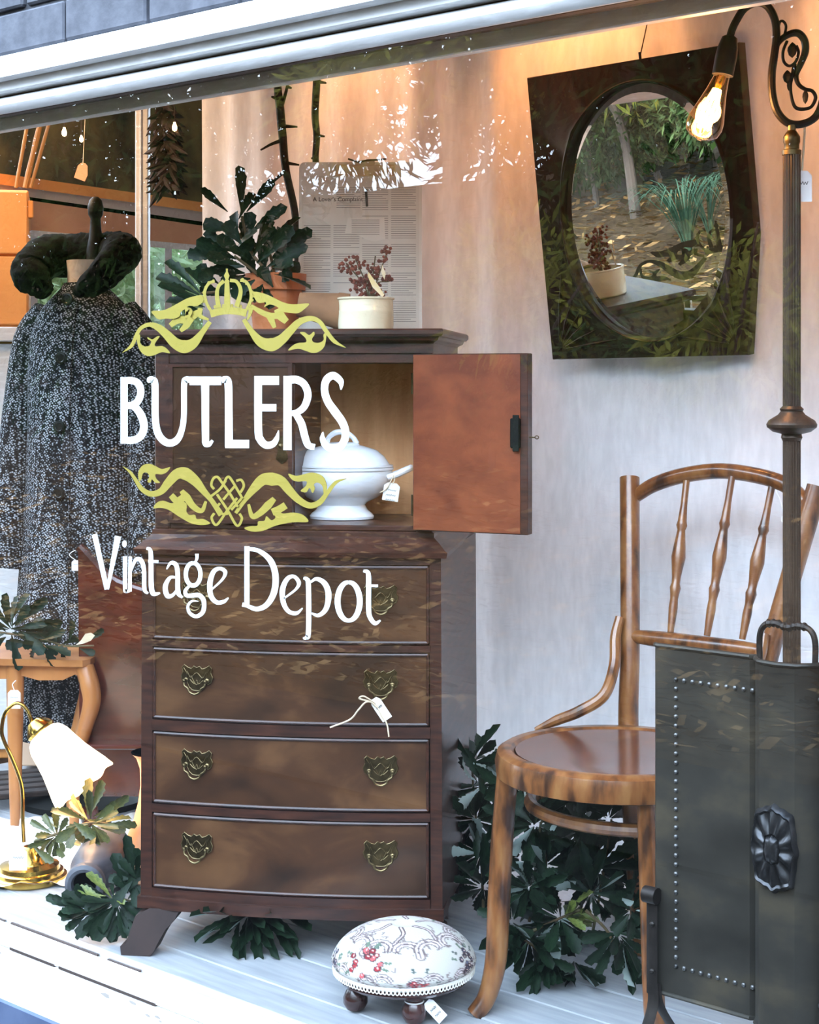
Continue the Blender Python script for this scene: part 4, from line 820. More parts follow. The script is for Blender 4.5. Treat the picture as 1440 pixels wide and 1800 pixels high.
for k in range(6):
    a = k*pi/3+.3; cx, cy = .62*cos(a), .62*sin(a)
    for f in (-1, 1): scroll(cx*.82+.1*f*-sin(a), cy*.82+.1*f*cos(a), .2, a+pi/2*f, 0, f)
    paint([(0.12*cos(a), .12*sin(a)), (.25*cos(a+.2), .25*sin(a+.2)), (.4*cos(a), .4*sin(a))], .022, (92, 80, 80)); paint([(0.12*cos(a), .12*sin(a)), (.25*cos(a+.2), .25*sin(a+.2)), (.4*cos(a), .4*sin(a))], .009, (186, 170, 168))
    for f in (-1, 1): scroll(1.0*cos(a+.2*f), 1.0*sin(a+.2*f), .15, a+f*1.2, 0, -f)
pal = [[(150, 40, 48), (188, 84, 86), (120, 30, 40)], [(52, 56, 74), (84, 92, 112), (40, 40, 52)], [(132, 104, 84), (170, 140, 112), (96, 74, 62)], [(74, 92, 84), (52, 68, 66), (96, 112, 104)]]
for k, (a, r) in enumerate([(-2.2, .72), (-.42, .86), (.95, .55), (2.35, .66), (-1.35, 1.02), (3.3, .95)]):
    cx, cy = r*cos(a), r*sin(a)
    for i in range(16):
        t, s_ = sr.uniform(0, 2*pi), .2*math.sqrt(sr.random()); x, y = cx+s_*cos(t), cy+s_*sin(t)
        paint([(x, y), (x+.001, y)], .042, (70, 50, 52)); paint([(x, y), (x+.001, y)], .032, sr.choice(pal[k % 4])); paint([(x+.008, y+.005), (x+.009, y+.005)], .011, (206, 176, 166))
    for i in range(10):
        t = sr.uniform(0, 2*pi); x, y = cx+.25*cos(t), cy+.25*sin(t); paint([(x, y), (x+.04*cos(t), y+.04*sin(t))], .02, sr.choice([(92, 108, 92), (110, 102, 90), (72, 84, 80)]))
for i in range(110):
    t, s_ = sr.uniform(0, 2*pi), sr.uniform(.2, 1.15); x, y = s_*cos(t), s_*sin(t); paint([(x, y), (x+.02, y+.03*sr.uniform(-1, 1)), (x+.04*sr.uniform(-1, 1), y+.03)], .008, (124, 112, 110))
me = bpy.data.meshes.new('cushion'); me.from_pydata(verts, [], faces); me.polygons.foreach_set('use_smooth', [True]*len(faces))
at = me.color_attributes.new('tapestry', 'FLOAT_COLOR', 'POINT'); at.data.foreach_set('color', np.hstack([col, np.ones((len(verts), 1))]).astype(np.float32).ravel())
m_tap = mat('floral_tapestry', S(226, 226, 222), rough=.95, bump=.25, scale=420); an = m_tap.node_tree.nodes.new('ShaderNodeAttribute'); an.attribute_name = 'tapestry'
m_tap.node_tree.links.new(an.outputs['Color'], m_tap.node_tree.nodes['Principled BSDF'].inputs['Base Color'])
me.materials.append(m_tap); cs = bpy.data.objects.new('cushion', me); C.objects.link(cs); cs.parent = st
bm = B(); lathe(bm, [(.07, .046), (.114, .05), (.12, .056), (.119, .066), (.105, .068), (0, .068)], 48); obj('wooden_base', bm, m_dkwood, st)
bm = B(); lathe(bm, [(.1195, .0655), (.1225, .066), (.1245, .072), (.124, .078), (.119, .079)], 64, cap=False); bn = obj('braid_trim', bm, m_braid, st)
bm = B()
for i in range(110):
    a = 2*pi*i/110
    tube(bm, [V(((.1245)*cos(a+.024*cos(t)), (.1245)*sin(a+.024*cos(t)), .0655+.0042*sin(t))) for t in [k*pi/4 for k in range(8)]], .0011, 4, closed=True)
obj('braid_loops', bm, m_braid, st)['kind'] = 'stuff'
for i in range(3):
    a = [-1.40, 2.87, .62][i]; q = [(.018, -.085), (-.085, -.02), (.075, .055)][i]
    if i == 1: q = (-.084, -.028)
    bm = B(); lathe(bm, [(.008, 0), (.016, .004), (.0215, .014), (.0215, .024), (.017, .034), (.0145, .038), (.0155, .041), (.02, .044), (.021, .056), (0, .056)], 22, Matrix.Translation((q[0], q[1], 0))); obj('foot', bm, m_dkwood, st)
    if i == 0: f0 = LOC[st.name] @ V((q[0], q[1], .038))
bm = B()
price_tag('white tag tied to the front ball foot of the footstool', f0+RT*.021+UP*.0-FW*.004, RT*.8+UP*.75+FW*.3, UP*1.0-RT*.75, .02, .042, [[f0+.0162*(RT*cos(a)+FW*sin(a)) for a in [i*pi/5-2.8 for i in range(11)]], [f0+RT*.012+UP*.006-FW*.01, f0+RT*.03+UP*.014, f0+RT*.046+UP*.014, f0+RT*.025+UP*.008]], 2)

# ---------------------------------------------------------------- floor lamp
yl_ = .345; lp = P(1392, 700, yl_); lp.z = 0
fl_ = thing('floor_lamp', 'bronzed bridge floor lamp with reeded pole and scrolling swan arm', 'floor lamp', lp)
zt = P(1392, 268, yl_).z; Zl = (yl_-CY)/(((1392-720)/F)*sin(A)+cos(A)); Lw = lambda a, b: W(a, b, Zl)
bm = B(); n = 20; R0 = 15.5*Zl/F
rg = []
for z in (.03, zt):
    rg.append([V(((R0*(1 if k % 2 else .90))*cos(2*pi*k/(2*n)), (R0*(1 if k % 2 else .90))*sin(2*pi*k/(2*n)), z)) for k in range(2*n)])
loft(bm, rg); obj('pole', bm, m_pole, fl_, False)
zk = P(1391, 745, yl_).z; q = Zl/F
bm = B(); lathe(bm, [(R0*1.02, zk-30*q), (R0*1.2, zk-24*q), (R0*1.1, zk-18*q), (33*q, zk-14*q), (43*q, zk-6*q), (44*q, zk-1*q), (40*q, zk+6*q), (24*q, zk+16*q), (19*q, zk+22*q), (21*q, zk+26*q), (16*q, zk+31*q)], 28); obj('collar', bm, m_pole, fl_)
bm = B(); lathe(bm, [(R0*1.08, zt-.004), (R0*1.08, zt+.003), (R0*.85, zt+.005), (R0*.85, zt+.012), (R0*.95, zt+.016), (R0*.95, zt+.024), (R0*.7, zt+.03), (R0*.45, zt+.034), (R0*.5, zt+.042), (0, zt+.046)], 24); obj('finial', bm, m_brass, fl_)
bm = B(); lathe(bm, [(.13, 0), (.135, .006), (.125, .014), (.09, .022), (.05, .034), (.028, .05), (R0, .07), (0, .07)], 36); obj('base', bm, m_pole, fl_)
am = mat('black_cast_iron', S(26, 20, 18), S(40, 32, 28), 20, rough=.5, metal=.5)
arm = [(1283, 66), (1288, 50), (1296, 34), (1308, 16), (1325, 6), (1342, 6), (1355, 18), (1363, 38), (1365, 65), (1361, 100), (1357, 130), (1358, 165), (1366, 195), (1382, 214), (1400, 219), (1420, 215), (1436, 203), (1446, 180), (1450, 150), (1456, 110), (1472, 80), (1494, 72), (1508, 90), (1500, 112), (1486, 104)]
bm = B(); tube(bm, spline([Lw(a, b) for a, b in arm], 5), .0062, 10); obj('arm', bm, am, fl_, world=True)
sc1 = [(1360, 100), (1368, 76), (1384, 62), (1402, 58), (1414, 70), (1416, 90), (1408, 112), (1400, 132), (1404, 148), (1416, 157), (1428, 160), (1434, 172), (1426, 188), (1410, 192), (1398, 188), (1392, 172), (1390, 150), (1394, 128), (1397, 112)]
bm = B(); tube(bm, spline([Lw(a, b) for a, b in sc1], 5), [.004, .0045, .0052, .006, .006, .0058, .005, .004, .0034, .003, .0028, .0028, .0026, .003, .0028, .0024, .0024, .003, .0035], 8)
tube(bm, spline([Lw(a, b) for a, b in [(1366, 78), (1378, 64), (1382, 46), (1376, 37), (1370, 42), (1368, 70)]], 5), .0022, 7)
tube(bm, spline([Lw(a, b) for a, b in [(1384, 72), (1377, 90), (1378, 108), (1388, 116), (1399, 108), (1404, 92), (1400, 80)]], 5), .0024, 7); obj('scrollwork', bm, am, fl_, world=True)
for cx, cy, rx, ry in ((1393, 88, 10, 14), (1384, 135, 9, 12), (1387, 150, 4, 10), (1416, 170, 6, 13)):
    bm = B(); c = Lw(cx, cy); lathe(bm, [(0, -ry*q), (rx*q*.7, -ry*q*.6), (rx*q, 0), (rx*q*.9, ry*q*.4), (rx*q*.4, ry*q*.8), (0, ry*q)], 8, Matrix.Translation(c), 1, .35); obj('cast_leaf', bm, am, fl_, False, world=True)
sk0, sk1 = Lw(1284, 62), Lw(1269, 140)
dq = (sk1-sk0); Ms = Matrix.Translation(sk0) @ dq.to_track_quat('Z', 'Y').to_matrix().to_4x4(); L = dq.length
bm = B(); lathe(bm, [(.006, 0), (.012, .004), (.016, L*.3), (.017, L*.5), (.0165, L*.9), (.013, L*.9), (0, L*.8)], 20, Ms); obj('lamp_holder', bm, am, fl_, world=True)
b0, b1 = Lw(1270, 132), Lw(1229, 246); db = b1-b0; Mb = Matrix.Translation(b0) @ db.to_track_quat('Z', 'Y').to_matrix().to_4x4(); L = db.length; s = L/118
bm = B(); lathe(bm, [(13*s, 0), (14*s, 8*s), (18*s, 30*s), (25*s, 58*s), (31*s, 80*s), (32*s, 93*s), (28*s, 106*s), (18*s, 114*s), (6*s, 117*s), (3*s, 119*s), (0, 119*s)], 28, Mb, cap=False)
obj('bulb_glass', bm, thin_glass('amber_bulb_glass', (1.0, .80, .52, 1), 1.5), fl_, world=True)
bm = B()
for i in range(9):
    a = 2*pi*i/9; tube(bm, [Mb @ V((6*s*cos(a), 6*s*sin(a), 26*s)), Mb @ V((13*s*cos(a+.3), 13*s*sin(a+.3), 60*s)), Mb @ V((10*s*cos(a), 10*s*sin(a), 98*s))], 1.9*s, 6)
obj('filament', bm, emis('glowing_filament', (1, .55, .16, 1), 42), fl_, world=True)
bm = B(); lathe(bm, [(8*s, 2*s), (8*s, 14*s), (5*s, 24*s), (4*s, 30*s), (1.5*s, 34*s), (1.5*s, 100*s)], 12, Mb); obj('filament_mount', bm, m_pol, fl_, world=True)
lamp('floor_lamp_light', b0+(b1-b0)*.55+RT*.004, 4.2, (1, .58, .27), .03)
price_tag('white price tag hanging on a string from the curved arm of the floor lamp', Lw(1410, 300), RT, -RT*.0+UP, .0306, .048, [[Lw(1410, 300), Lw(1413, 260), Lw(1415, 222), Lw(1413, 210)]], 1, cordr=.0018)

# ---------------------------------------------------------------- wall mirror, tilted forward on the curtain
TAU = R(MTAU); yw = .885; mb = P(1158, 628, yw)
mr = thing('wall_mirror', 'dark carved wooden mirror with oval glass tilted forward on the curtain', 'mirror', mb)
eu = V((0, -sin(TAU), cos(TAU))); ew = V((1, 0, 0)); en = V((0, -cos(TAU), -sin(TAU)))
YM = Matrix.Rotation(R(.3), 3, 'Z'); eu, ew, en = YM @ eu, YM @ ew, YM @ en
def onm(px, py):
    o = cam.location; d = W(px, py, 1)-o; t = (mb-o).dot(en)/d.dot(en); r_ = o+d*t-mb; return V((r_.dot(ew), r_.dot(eu)))
def mp3(a, b, d=0): return mb+ew*a+eu*b+en*d
cor = [onm(938, 137), onm(1310, 75), onm(1338, 410), onm(1326, 622), onm(983, 630)]
cc = onm(1143, 372); tx = (onm(1286, 395)-onm(1000, 345)).length/2; ty = (onm(1146, 147)-onm(1150, 596)).length/2
NN = 72
def ell(i, f=1.0): a = 2*pi*i/NN; return V((cc.x+tx*f*cos(a), cc.y+ty*f*sin(a)))
def outer(i):
    d = V((tx*cos(2*pi*i/NN), ty*sin(2*pi*i/NN))); best = None
    for j in range(5):
        p, q_ = cor[j], cor[(j+1) % 5]; e = q_-p; den = d.x*e.y-d.y*e.x
        if abs(den) < 1e-9: continue
        w_ = p-cc; t = (w_.x*e.y-w_.y*e.x)/den; u_ = (w_.x*d.y-w_.y*d.x)/den
        if t > 0 and -.001 <= u_ <= 1.001: best = t if best is None else min(best, t)
    return cc+d*best
bm = B(); pr_m = [(0, .0, 0), (0, .022, 0), (.015, .025, 0), (.86, .025, 0), (.92, .030, 0), (.96, .028, 0), (1.0, .012, 0), (1.0, 0, 0)]
ang_idx = list(range(NN))
outs = [outer(i) for i in ang_idx]
for c_ in cor:                       # square up the corners
    k = min(range(NN), key=lambda i: (outs[i]-c_).length); outs[k] = c_
rings = []
for f, d, _ in pr_m: rings.append([mp3(*(outs[i]*(1-f)+ell(i, 1.005)*f), d) for i in ang_idx])
loft(bm, rings, False); obj('frame', bm, m_frame, mr, world=True)
bm = B(); loft(bm, [[mp3(*outs[i], 0) for i in ang_idx]]*1+[[mp3(*(cc+(outs[i]-cc)*.02), 0) for i in ang_idx]]); obj('backboard', bm, m_frame, mr, False, world=True)
bm = B(); loft(bm, [[mp3(*ell(i, 1.0), .0135) for i in ang_idx], [mp3(*ell(i, .93), .0158) for i in ang_idx]], False); obj('bevelled_edge', bm, m_mirror, mr, False, world=True)
bm = B(); bm.faces.new([bm.verts.new(mp3(*ell(i, .93), .0158)) for i in ang_idx]); obj('mirror_glass', bm, m_mirror, mr, False, world=True)
for c_, sgn in ((cor[4], 1), (cor[3], -1)):
    bm = B(); o_ = c_+V((sgn*.02, .02))
    for k in range(6):
        a = R(8+k*15); L_ = [.15, .105, .09, .09, .105, .16][k]; d_ = V((sgn*cos(a), sin(a)))
        tube(bm, [mp3(*(o_+d_*.02), .0255), mp3(*(o_+d_*L_*.6), .027), mp3(*(o_+d_*L_), .0255)], [.001, .0035, .0008], 6)
    obj('fan_carving', bm, m_frame, mr, world=True)
bm = B(); tp_ = onm(1124, 104); tube(bm, [mp3(tp_.x, tp_.y-.01, -.004), mp3(tp_.x-.002, tp_.y+.014, -.006)], .0028, 6); tube(bm, [mp3(tp_.x, tp_.y+.01, -.006), mp3(tp_.x+.05, tp_.y+.2, -.03), V((mp3(tp_.x+.05, tp_.y+.2).x, .92, 2.09))], .0012, 5); obj('hanging_cord', bm, m_iron, mr, world=True)
# ---------------------------------------------------------------- tweed coat on a mannequin
m_coat = mat('black_white_tweed', S(14, 15, 17), rough=1, spec=.1); t = m_coat.node_tree
co_ = t.nodes.new('ShaderNodeTexCoord'); mp_ = t.nodes.new('ShaderNodeMapping'); mp_.inputs['Scale'].default_value = (150, 150, 190); mp_.inputs['Rotation'].default_value = (0, .6, 0)
vo = t.nodes.new('ShaderNodeTexVoronoi'); vo.inputs['Randomness'].default_value = .55; vo.inputs['Scale'].default_value = 1
rp_ = t.nodes.new('ShaderNodeValToRGB'); e = rp_.color_ramp.elements; e[0].position = .22; e[0].color = S(168, 172, 178); e[1].position = .5; e[1].color = S(22, 23, 26)
n2 = t.nodes.new('ShaderNodeTexNoise'); n2.inputs['Scale'].default_value = 60; mu = t.nodes.new('ShaderNodeMix'); mu.data_type = 'RGBA'; mu.inputs['B'].default_value = S(22, 23, 26)
rr_ = t.nodes.new('ShaderNodeValToRGB'); rr_.color_ramp.elements[0].position = .52; rr_.color_ramp.elements[1].position = .72
for a, b in ((co_.outputs['Object'], mp_.inputs[0]), (mp_.outputs[0], vo.inputs['Vector']), (vo.outputs['Distance'], rp_.inputs[0]), (rp_.outputs[0], mu.inputs['A']), (co_.outputs['Object'], n2.inputs['Vector']), (n2.outputs[0], rr_.inputs[0]), (rr_.outputs[0], mu.inputs['Factor']), (mu.outputs['Result'], t.nodes['Principled BSDF'].inputs['Base Color'])): t.links.new(a, b)
ZC = 4.3; kc = F/ZC; cp = c2w((150-720)/F*ZC, ZC); crz = A-R(18)
zz = lambda py: H+(HOR-py)/kc
mn = thing('mannequin', 'linen dress form with black turned finial wearing the tweed coat', 'mannequin', cp, crz)
bm = B(); lathe(bm, [(.05, zz(600)), (.056, zz(540)), (.048, zz(515)), (.047, zz(480)), (.05, zz(458)), (.0, zz(456))], 28, sy=.9); obj('neck', bm, m_linen, mn)
q = 1/kc
bm = B(); lathe(bm, [(16*q, zz(458)), (16*q, zz(440)), (12*q, zz(420)), (10*q, zz(400)), (9*q, zz(385)), (13*q, zz(378)), (14*q, zz(365)), (11*q, zz(353)), (5*q, zz(347)), (0, zz(346))], 20, Matrix.Translation((.03, 0, 0))); obj('finial', bm, m_black, mn)
bm = B(); lathe(bm, [(.018, .02), (.018, zz(600))], 14); obj('pole', bm, m_black, mn)
bm = B(); lathe(bm, [(.17, 0), (.17, .015), (.06, .03), (.018, .05), (0, .05)], 28); obj('base', bm, m_black, mn)
bm = B(); lathe(bm, [(.02, zz(1000)), (.10, zz(900)), (.11, zz(760)), (.125, zz(620)), (.095, zz(560)), (.055, zz(520)), (0, zz(515))], 28, sy=.7); obj('bust', bm, m_linen, mn)
ct_ = thing('tweed_coat', 'long black and white tweed coat with large black buttons on the mannequin', 'coat', cp, crz)
lv = [(498, .052, .055), (510, .066, .062), (530, .10, .075), (555, .135, .085), (590, .152, .098), (650, .156, .11), (760, .155, .115), (860, .160, .116), (960, .170, .12), (1060, .182, .124), (1160, .19, .128), (1292, .20, .132)]
bm = B(); n = 72; rings = []
for li, (py, a, b) in enumerate(lv[::-1]):
    fold_ = .010*max(0, (py-700)/600)
    rings.append([V(((a+fold_*cos(9*th))*math.copysign(abs(cos(th))**.85, cos(th)), (b+fold_*cos(7*th+1))*sin(th), zz(py))) for th in [2*pi*i/n for i in range(n)]])
loft(bm, rings); obj('coat_body', bm, m_coat, ct_)
for s in (-1, 1):
    bm = B(); tube(bm, spline([V((s*.105, 0, zz(548))), V((s*.15, .0, zz(600))), V((s*.178, -.005, zz(720))), V((s*.196, -.02, zz(860))), V((s*.207, -.045, zz(1000)))], 6), [.045, .056, .056, .054, .056], 18); obj('sleeve', bm, m_coat, ct_)
bm = B(); fx = -.008
tube(bm, [V((fx+.03, -(b+.004), zz(py))) for py, a, b in lv[2:]], .0042, 6, .4); obj('placket', bm, m_coat, ct_)
for py in (528, 630, 748, 862):
    b_ = np.interp(py, [l[0] for l in lv], [l[2] for l in lv])
    bm = B(); lathe(bm, [(0, 0), (.0155, 0), (.0165, .003), (.0155, .006), (.011, .0065), (.009, .005), (0, .005)], 20, Matrix.Translation((fx, -b_-.002, zz(py))) @ Matrix.Rotation(pi/2, 4, 'X')); obj('button', bm, m_button, ct_)
from mathutils import noise
bm = B()
cpth = [V((-.052, -.105, zz(520))), V((-.085, -.105, zz(497))), V((-.112, -.08, zz(480))), V((-.105, -.02, zz(452))), V((-.07, .03, zz(447))), V((0, .045, zz(447))), V((.07, .035, zz(446))), V((.115, -.02, zz(448))), V((.122, -.075, zz(468))), V((.105, -.108, zz(492))), V((.07, -.116, zz(508))), V((.035, -.108, zz(520)))]
tube(bm, spline(cpth, 12), [.02, .042, .053, .056, .058, .060, .058, .050, .044, .040, .030, .012], 30)
for v in bm.verts:
    nn = noise.noise(v.co*60)*.006+noise.noise(v.co*170)*.005; v.co += (v.co-V((0, 0, zz(470)))).normalized()*nn
obj('fur_collar', bm, m_fur, ct_)
hp_ = LOC[ct_.name]
price_tag('string-tied tag on the front edge of the tweed coat', W(133, 985, 4.13), RT, UP, .02, .026, [[W(133, 985, 4.13), W(122, 975, 4.13), W(136, 968, 4.13), W(148, 990, 4.13)]], 1)

# ---------------------------------------------------------------- low table, lamp, jug, vase and the things behind
ZT4 = 4.0; tz = H+(HOR-1168)*ZT4/F
tp0 = W(40, 1168, ZT4)
ta = thing('low_table', 'honey wood low table with scalloped apron and curved legs at the left edge', 'table', (tp0.x, tp0.y, 0), A-R(6))
kx = ZT4/F
bm = B(); prism(bm, [(-.19, 0), (.155, 0), (.168, .02), (.168, .24), (-.19, .24)], tz, tz+.016, lambda a, b, d: V((a, b-.02, d))); obj('table_top', bm, m_oak, ta, False)
ap = [(-.18, 0), (.15, 0), (.15, -.03), (.13, -.022), (.10, -.036), (.04, -.038), (.0, -.028), (-.04, -.036), (-.12, -.038), (-.18, -.03)]
bm = B(); prism(bm, ap, .0, .016, lambda a, b, d: V((a, d, tz+b))); obj('apron', bm, m_oak, ta, False)
for y, xo in ((.01, 0), (.16, -.055)):
    bm = B(); tube(bm, spline([V((xo+.152, y, tz-.005)), V((xo+.168, y-.01, tz-.05)), V((xo+.172, y-.012, tz-.09)), V((xo+.150, y, tz-.16)), V((xo+.128, y, tz-.25)), V((xo+.125, y, .02)), V((xo+.13, y-.01, 0))], 5), [.022, .024, .022, .018, .014, .012, .014], 12); obj('leg', bm, m_oak, ta)
    bm = B(); lathe(bm, [(.012, 0), (.015, .1), (.021, tz-.06), (.021, tz-.002)], 14, Matrix.Translation((xo-.022, y, 0))); obj('leg', bm, m_oak, ta)
price_tag('white tag hanging from the apron of the low wooden table', W(25, 1213, 3.93), RT, UP*.98-RT*.1, .03, .044, [[W(25, 1213, 3.93), W(22, 1203, 3.93), W(28, 1196, 3.93)]], 1)
ZL = 3.62; kl = ZL/F
lb = c2w((52-720)/F*ZL, ZL); lz = lambda py: H+(HOR-py)*kl
dl_ = thing('brass_desk_lamp', 'lit brass swan-neck desk lamp with a white glass tulip shade', 'lamp', lb)
bm = B(); lathe(bm, [(.078, 0), (.082, .004), (.081, .012), (.074, .015), (.073, .022), (.066, .025), (.064, .034), (.045, .04), (.036, .056), (.02, .066), (.013, .074), (0, .075)], 40); obj('base', bm, m_pol, dl_)
npth = [(42, 1480), (40, 1440), (40, 1400), (36, 1372), (22, 1335), (8, 1305), (3, 1285), (8, 1256), (24, 1238), (38, 1238), (50, 1252), (58, 1276)]
bm = B(); tube(bm, spline([W(a, b, ZL-.0) for a, b in npth], 6), .0042, 10); obj('swan_neck', bm, m_pol, dl_, world=True)
a0_, a1_ = W(62, 1272, ZL), W(148, 1380, ZL-.03); dd = a1_-a0_; Mh = Matrix.Translation(a0_) @ dd.to_track_quat('Z', 'Y').to_matrix().to_4x4(); q = kl
bm = B(); lathe(bm, [(6*q, -6*q), (14*q, -4*q), (24*q, 8*q), (27*q, 16*q), (25*q, 20*q), (27*q, 24*q), (24*q, 26*q), (0, 18*q)], 28, Mh); obj('shade_holder', bm, m_pol, dl_, world=True)
bm = B(); n = 48; rg = []
for i_, (r_, z_) in enumerate([(24, 20), (33, 27), (39, 40), (42, 60), (46, 82), (52, 104), (58, 124), (61, 138)]):
    fl2 = max(0, (i_-3)/4)
    rg.append([Mh @ V(((r_+fl2*1.6*cos(8*th))*q*cos(th), (r_+fl2*1.6*cos(8*th))*q*sin(th), (z_+fl2*2.5*cos(8*th))*q)) for th in [2*pi*k/n for k in range(n)]])
loft(bm, rg, False); obj('glass_shade', bm, emis('lit_milk_glass', (1, .84, .62, 1), 1.7), dl_, world=True)
bm = B(); bmesh.ops.create_uvsphere(bm, u_segments=16, v_segments=10, radius=22*q, matrix=Mh @ Matrix.Translation((0, 0, 74*q))); obj('bulb', bm, emis('lit_bulb', (1, .8, .5, 1), 12), dl_, world=True)
lamp('desk_lamp_light', Mh @ V((0, 0, 120*q)), 1.3, (1, .66, .36), .03)
price_tag('white card tag hanging in front of the round brass lamp base', W(32, 1492, 3.515), RT, UP, .038, .046, [[W(32, 1492, 3.515), W(33, 1465, 3.53), W(36, 1440, ZL-.008)]], 1)
price_tag('small pale tag lying against the left side of the brass lamp base', W(3, 1488, 3.53), RT, UP, .02, .018, None, 1)
# crumpled cotton under lamp and jug
cl = thing('white_cloth', 'crumpled white cotton cloth spread on the boards under lamp and jug', 'cloth', G(90, 1520))
bm = B(); n1, n2 = 40, 30; c0 = G(85, 1500)
def clp(i, j):
    a, b = i/n1-.5, j/n2-.5; rr_ = 1+.12*noise.noise(V((a*5, b*5, 3)))
    p = c0+RT*(a*.46*rr_)+FW*(b*.56*rr_); e = max(abs(a), abs(b))*2
    p.z = .006+.026*abs(noise.noise(V((a*9, b*9, 0))))*(.25+.75*e)+(.0 if e < .9 else -.004); p.z = max(.004, p.z); return p
rows = [[bm.verts.new(clp(i, j)) for i in range(n1+1)] for j in range(n2+1)]
for j in range(n2):
    for i in range(n1): bm.faces.new((rows[j][i], rows[j][i+1], rows[j+1][i+1], rows[j+1][i]))
obj('cloth_sheet', bm, m_cloth, cl, world=True)
# stoneware jug on its side
jm = W(147, 1522, 3.42); jb = W(196, 1452, 3.72); jm.z = .048; jb.z = .058; dj = jb-jm; Mj = Matrix.Translation(jm) @ dj.to_track_quat('Z', 'Y').to_matrix().to_4x4()
jg = thing('stoneware_jug', 'dark grey stoneware bottle lying on its side with open mouth forwards', 'jug', (jm.x, jm.y, 0))
bm = B(); lathe(bm, [(.0, .08), (.02, .06), (.024, .01), (.027, .002), (.034, 0), (.041, .006), (.0425, .02), (.038, .032), (.034, .036), (.034, .05), (.036, .054), (.034, .058), (.040, .075), (.05, .10), (.052, .2), (.05, .26), (.0, .262)], 32, Mj); obj('jug_body', bm, m_jug, jg, world=True)
bm = B(); lathe(bm, [(.0, .0125), (.0235, .0115)], 24, Mj, cap=False); obj('mouth_shade', bm, m_bore, jg, world=True)  # black disc paints the shade inside the open mouth
# turned trumpet vase
vz = c2w((262-720)/F*3.62, 3.62); va = thing('trumpet_vase', 'tall pale wooden trumpet vase half hidden behind the left cabinet side', 'vase', vz); q = 3.62/F
lzv = lambda py: max(0, H+(HOR-py)*q)
bm = B(); lathe(bm, [(36*q, 0), (42*q, .006), (44*q, lzv(1500)), (38*q, lzv(1468)), (27*q, lzv(1440)), (19*q, lzv(1410)), (15*q, lzv(1380)), (16*q, lzv(1350)), (22*q, lzv(1332)), (30*q, lzv(1324)), (30*q, lzv(1321)), (20*q, lzv(1330)), (0, lzv(1400))], 32); obj('vase_body', bm, mat('pale_turned_wood', S(168, 120, 86), S(196, 148, 112), 7, (1, 1, .3), .45), va)
bm = B(); lathe(bm, [(30*q, lzv(1324)), (31.5*q, lzv(1321)), (28*q, lzv(1319.5)), (19*q, lzv(1328))], 32, cap=False); obj('dark_rim', bm, m_bore, va)
# red mahogany settle behind
Zm = 4.02; sb = W(200, 1395, Zm); sb.z = 0
mc = thing('mahogany_settle', 'dark red polished mahogany settle end behind the tallboy and vase', 'settle', sb, A)
q = Zm/F; px2 = lambda a, b: ((a-200)*q, H+(HOR-b)*q)
bm = B(); prism(bm, [px2(*p) for p in ((137, 960), (150, 975), (172, 1000), (205, 1024), (270, 1046), (330, 1056), (330, 1400), (152, 1400), (140, 1330))], 0, .03, lambda a, b, d: V((a, d, max(b, .03)))); obj('end_panel', bm, m_red, mc, False)
bm = B(); tube(bm, spline([V((px2(*p)[0], .012, px2(*p)[1])) for p in ((137, 962), (150, 975), (172, 1000), (205, 1024), (270, 1046), (330, 1056))], 4), .012, 8); obj('top_rail', bm, m_red, mc)
bm = B(); z_ = px2(0, 1300)[1]; box(bm, px2(150, 0)[0], px2(330, 0)[0], -.06, 0, z_-.012, z_, .003); obj('seat_board', bm, m_red, mc, False)
for a in (156, 320):
    bm = B(); lathe(bm, [(.016, 0), (.022, .02), (.02, .05)], 14, Matrix.Translation((px2(a, 0)[0], .015, 0))); obj('foot', bm, m_red, mc)
# card box and dark slats under the table
bp = c2w((100-720)/F*4.62, 4.62)
bb = thing('card_box', 'pale beige card box standing behind the low table and under the coat', 'box', bp, A-R(4)); q = 4.62/F
bm = B(); box(bm, -68*q, 80*q, 0, .2, .012, H+(HOR-1262)*q, .004); obj('box_body', bm, m_beige, bb, False)
bm = B(); box(bm, -70*q, 82*q, -.003, .203, H+(HOR-1268)*q, H+(HOR-1256)*q, .003); obj('box_lid', bm, m_beige, bb, False)
sp_ = c2w((40-720)/F*4.3, 4.3)
sl_ = thing('slatted_crate', 'low dark wooden slatted crate on the floor under the low table', 'crate', sp_, A+R(20))
for i in range(5):
    bm = B(); box(bm, -.2, .26, -.1+.055*i, -.06+.055*i, .03, .045, .003); obj('slat', bm, m_twig, sl_, False)
for x in (-.17, .2):
    bm = B(); box(bm, x, x+.03, -.1, .16, .003, .03, .002); obj('bearer', bm, m_twig, sl_, False)
# ---------------------------------------------------------------- shop beyond the display: window wall, cupboard, post
a23 = R(25)
def BW(px, py, off=0):
    u = (px-720)/F; X0, Z0 = -1.24, 5.0; sx, sz = sin(a23), cos(a23); X0 -= cos(a23)*off; Z0 += sin(a23)*off
    # X0 + sx t = u (Z0 + sz t)
    t = (u*Z0-X0)/(sx-u*sz); Z = Z0+sz*t; return W(px, py, Z)
w2_ = thing('window_2', kind='structure')
def slabw(nm, xa, xb, ya0, yb0, ya1, yb1, o0, o1, m, par):     # top line ya0->yb0, bottom ya1->yb1 between px xa, xb
    bm = B(); c = [(xa, ya0), (xb, yb0), (xb, yb1), (xa, ya1)]
    f = [bm.verts.new(BW(*p, o0)) for p in c]; k = [bm.verts.new(BW(*p, o0)+(BW(*p, o1)-BW(*p, o0))) for p in c]
    bm.faces.new(f); bm.faces.new(k[::-1])
    for i in range(4): bm.faces.new((f[i], k[i], k[(i+1) % 4], f[(i+1) % 4]))
    return obj(nm, bm, m, par, False)
ex = lambda x, y0, y1: y0+(y1-y0)*(x-50)/280          # line through px 50 and px 330
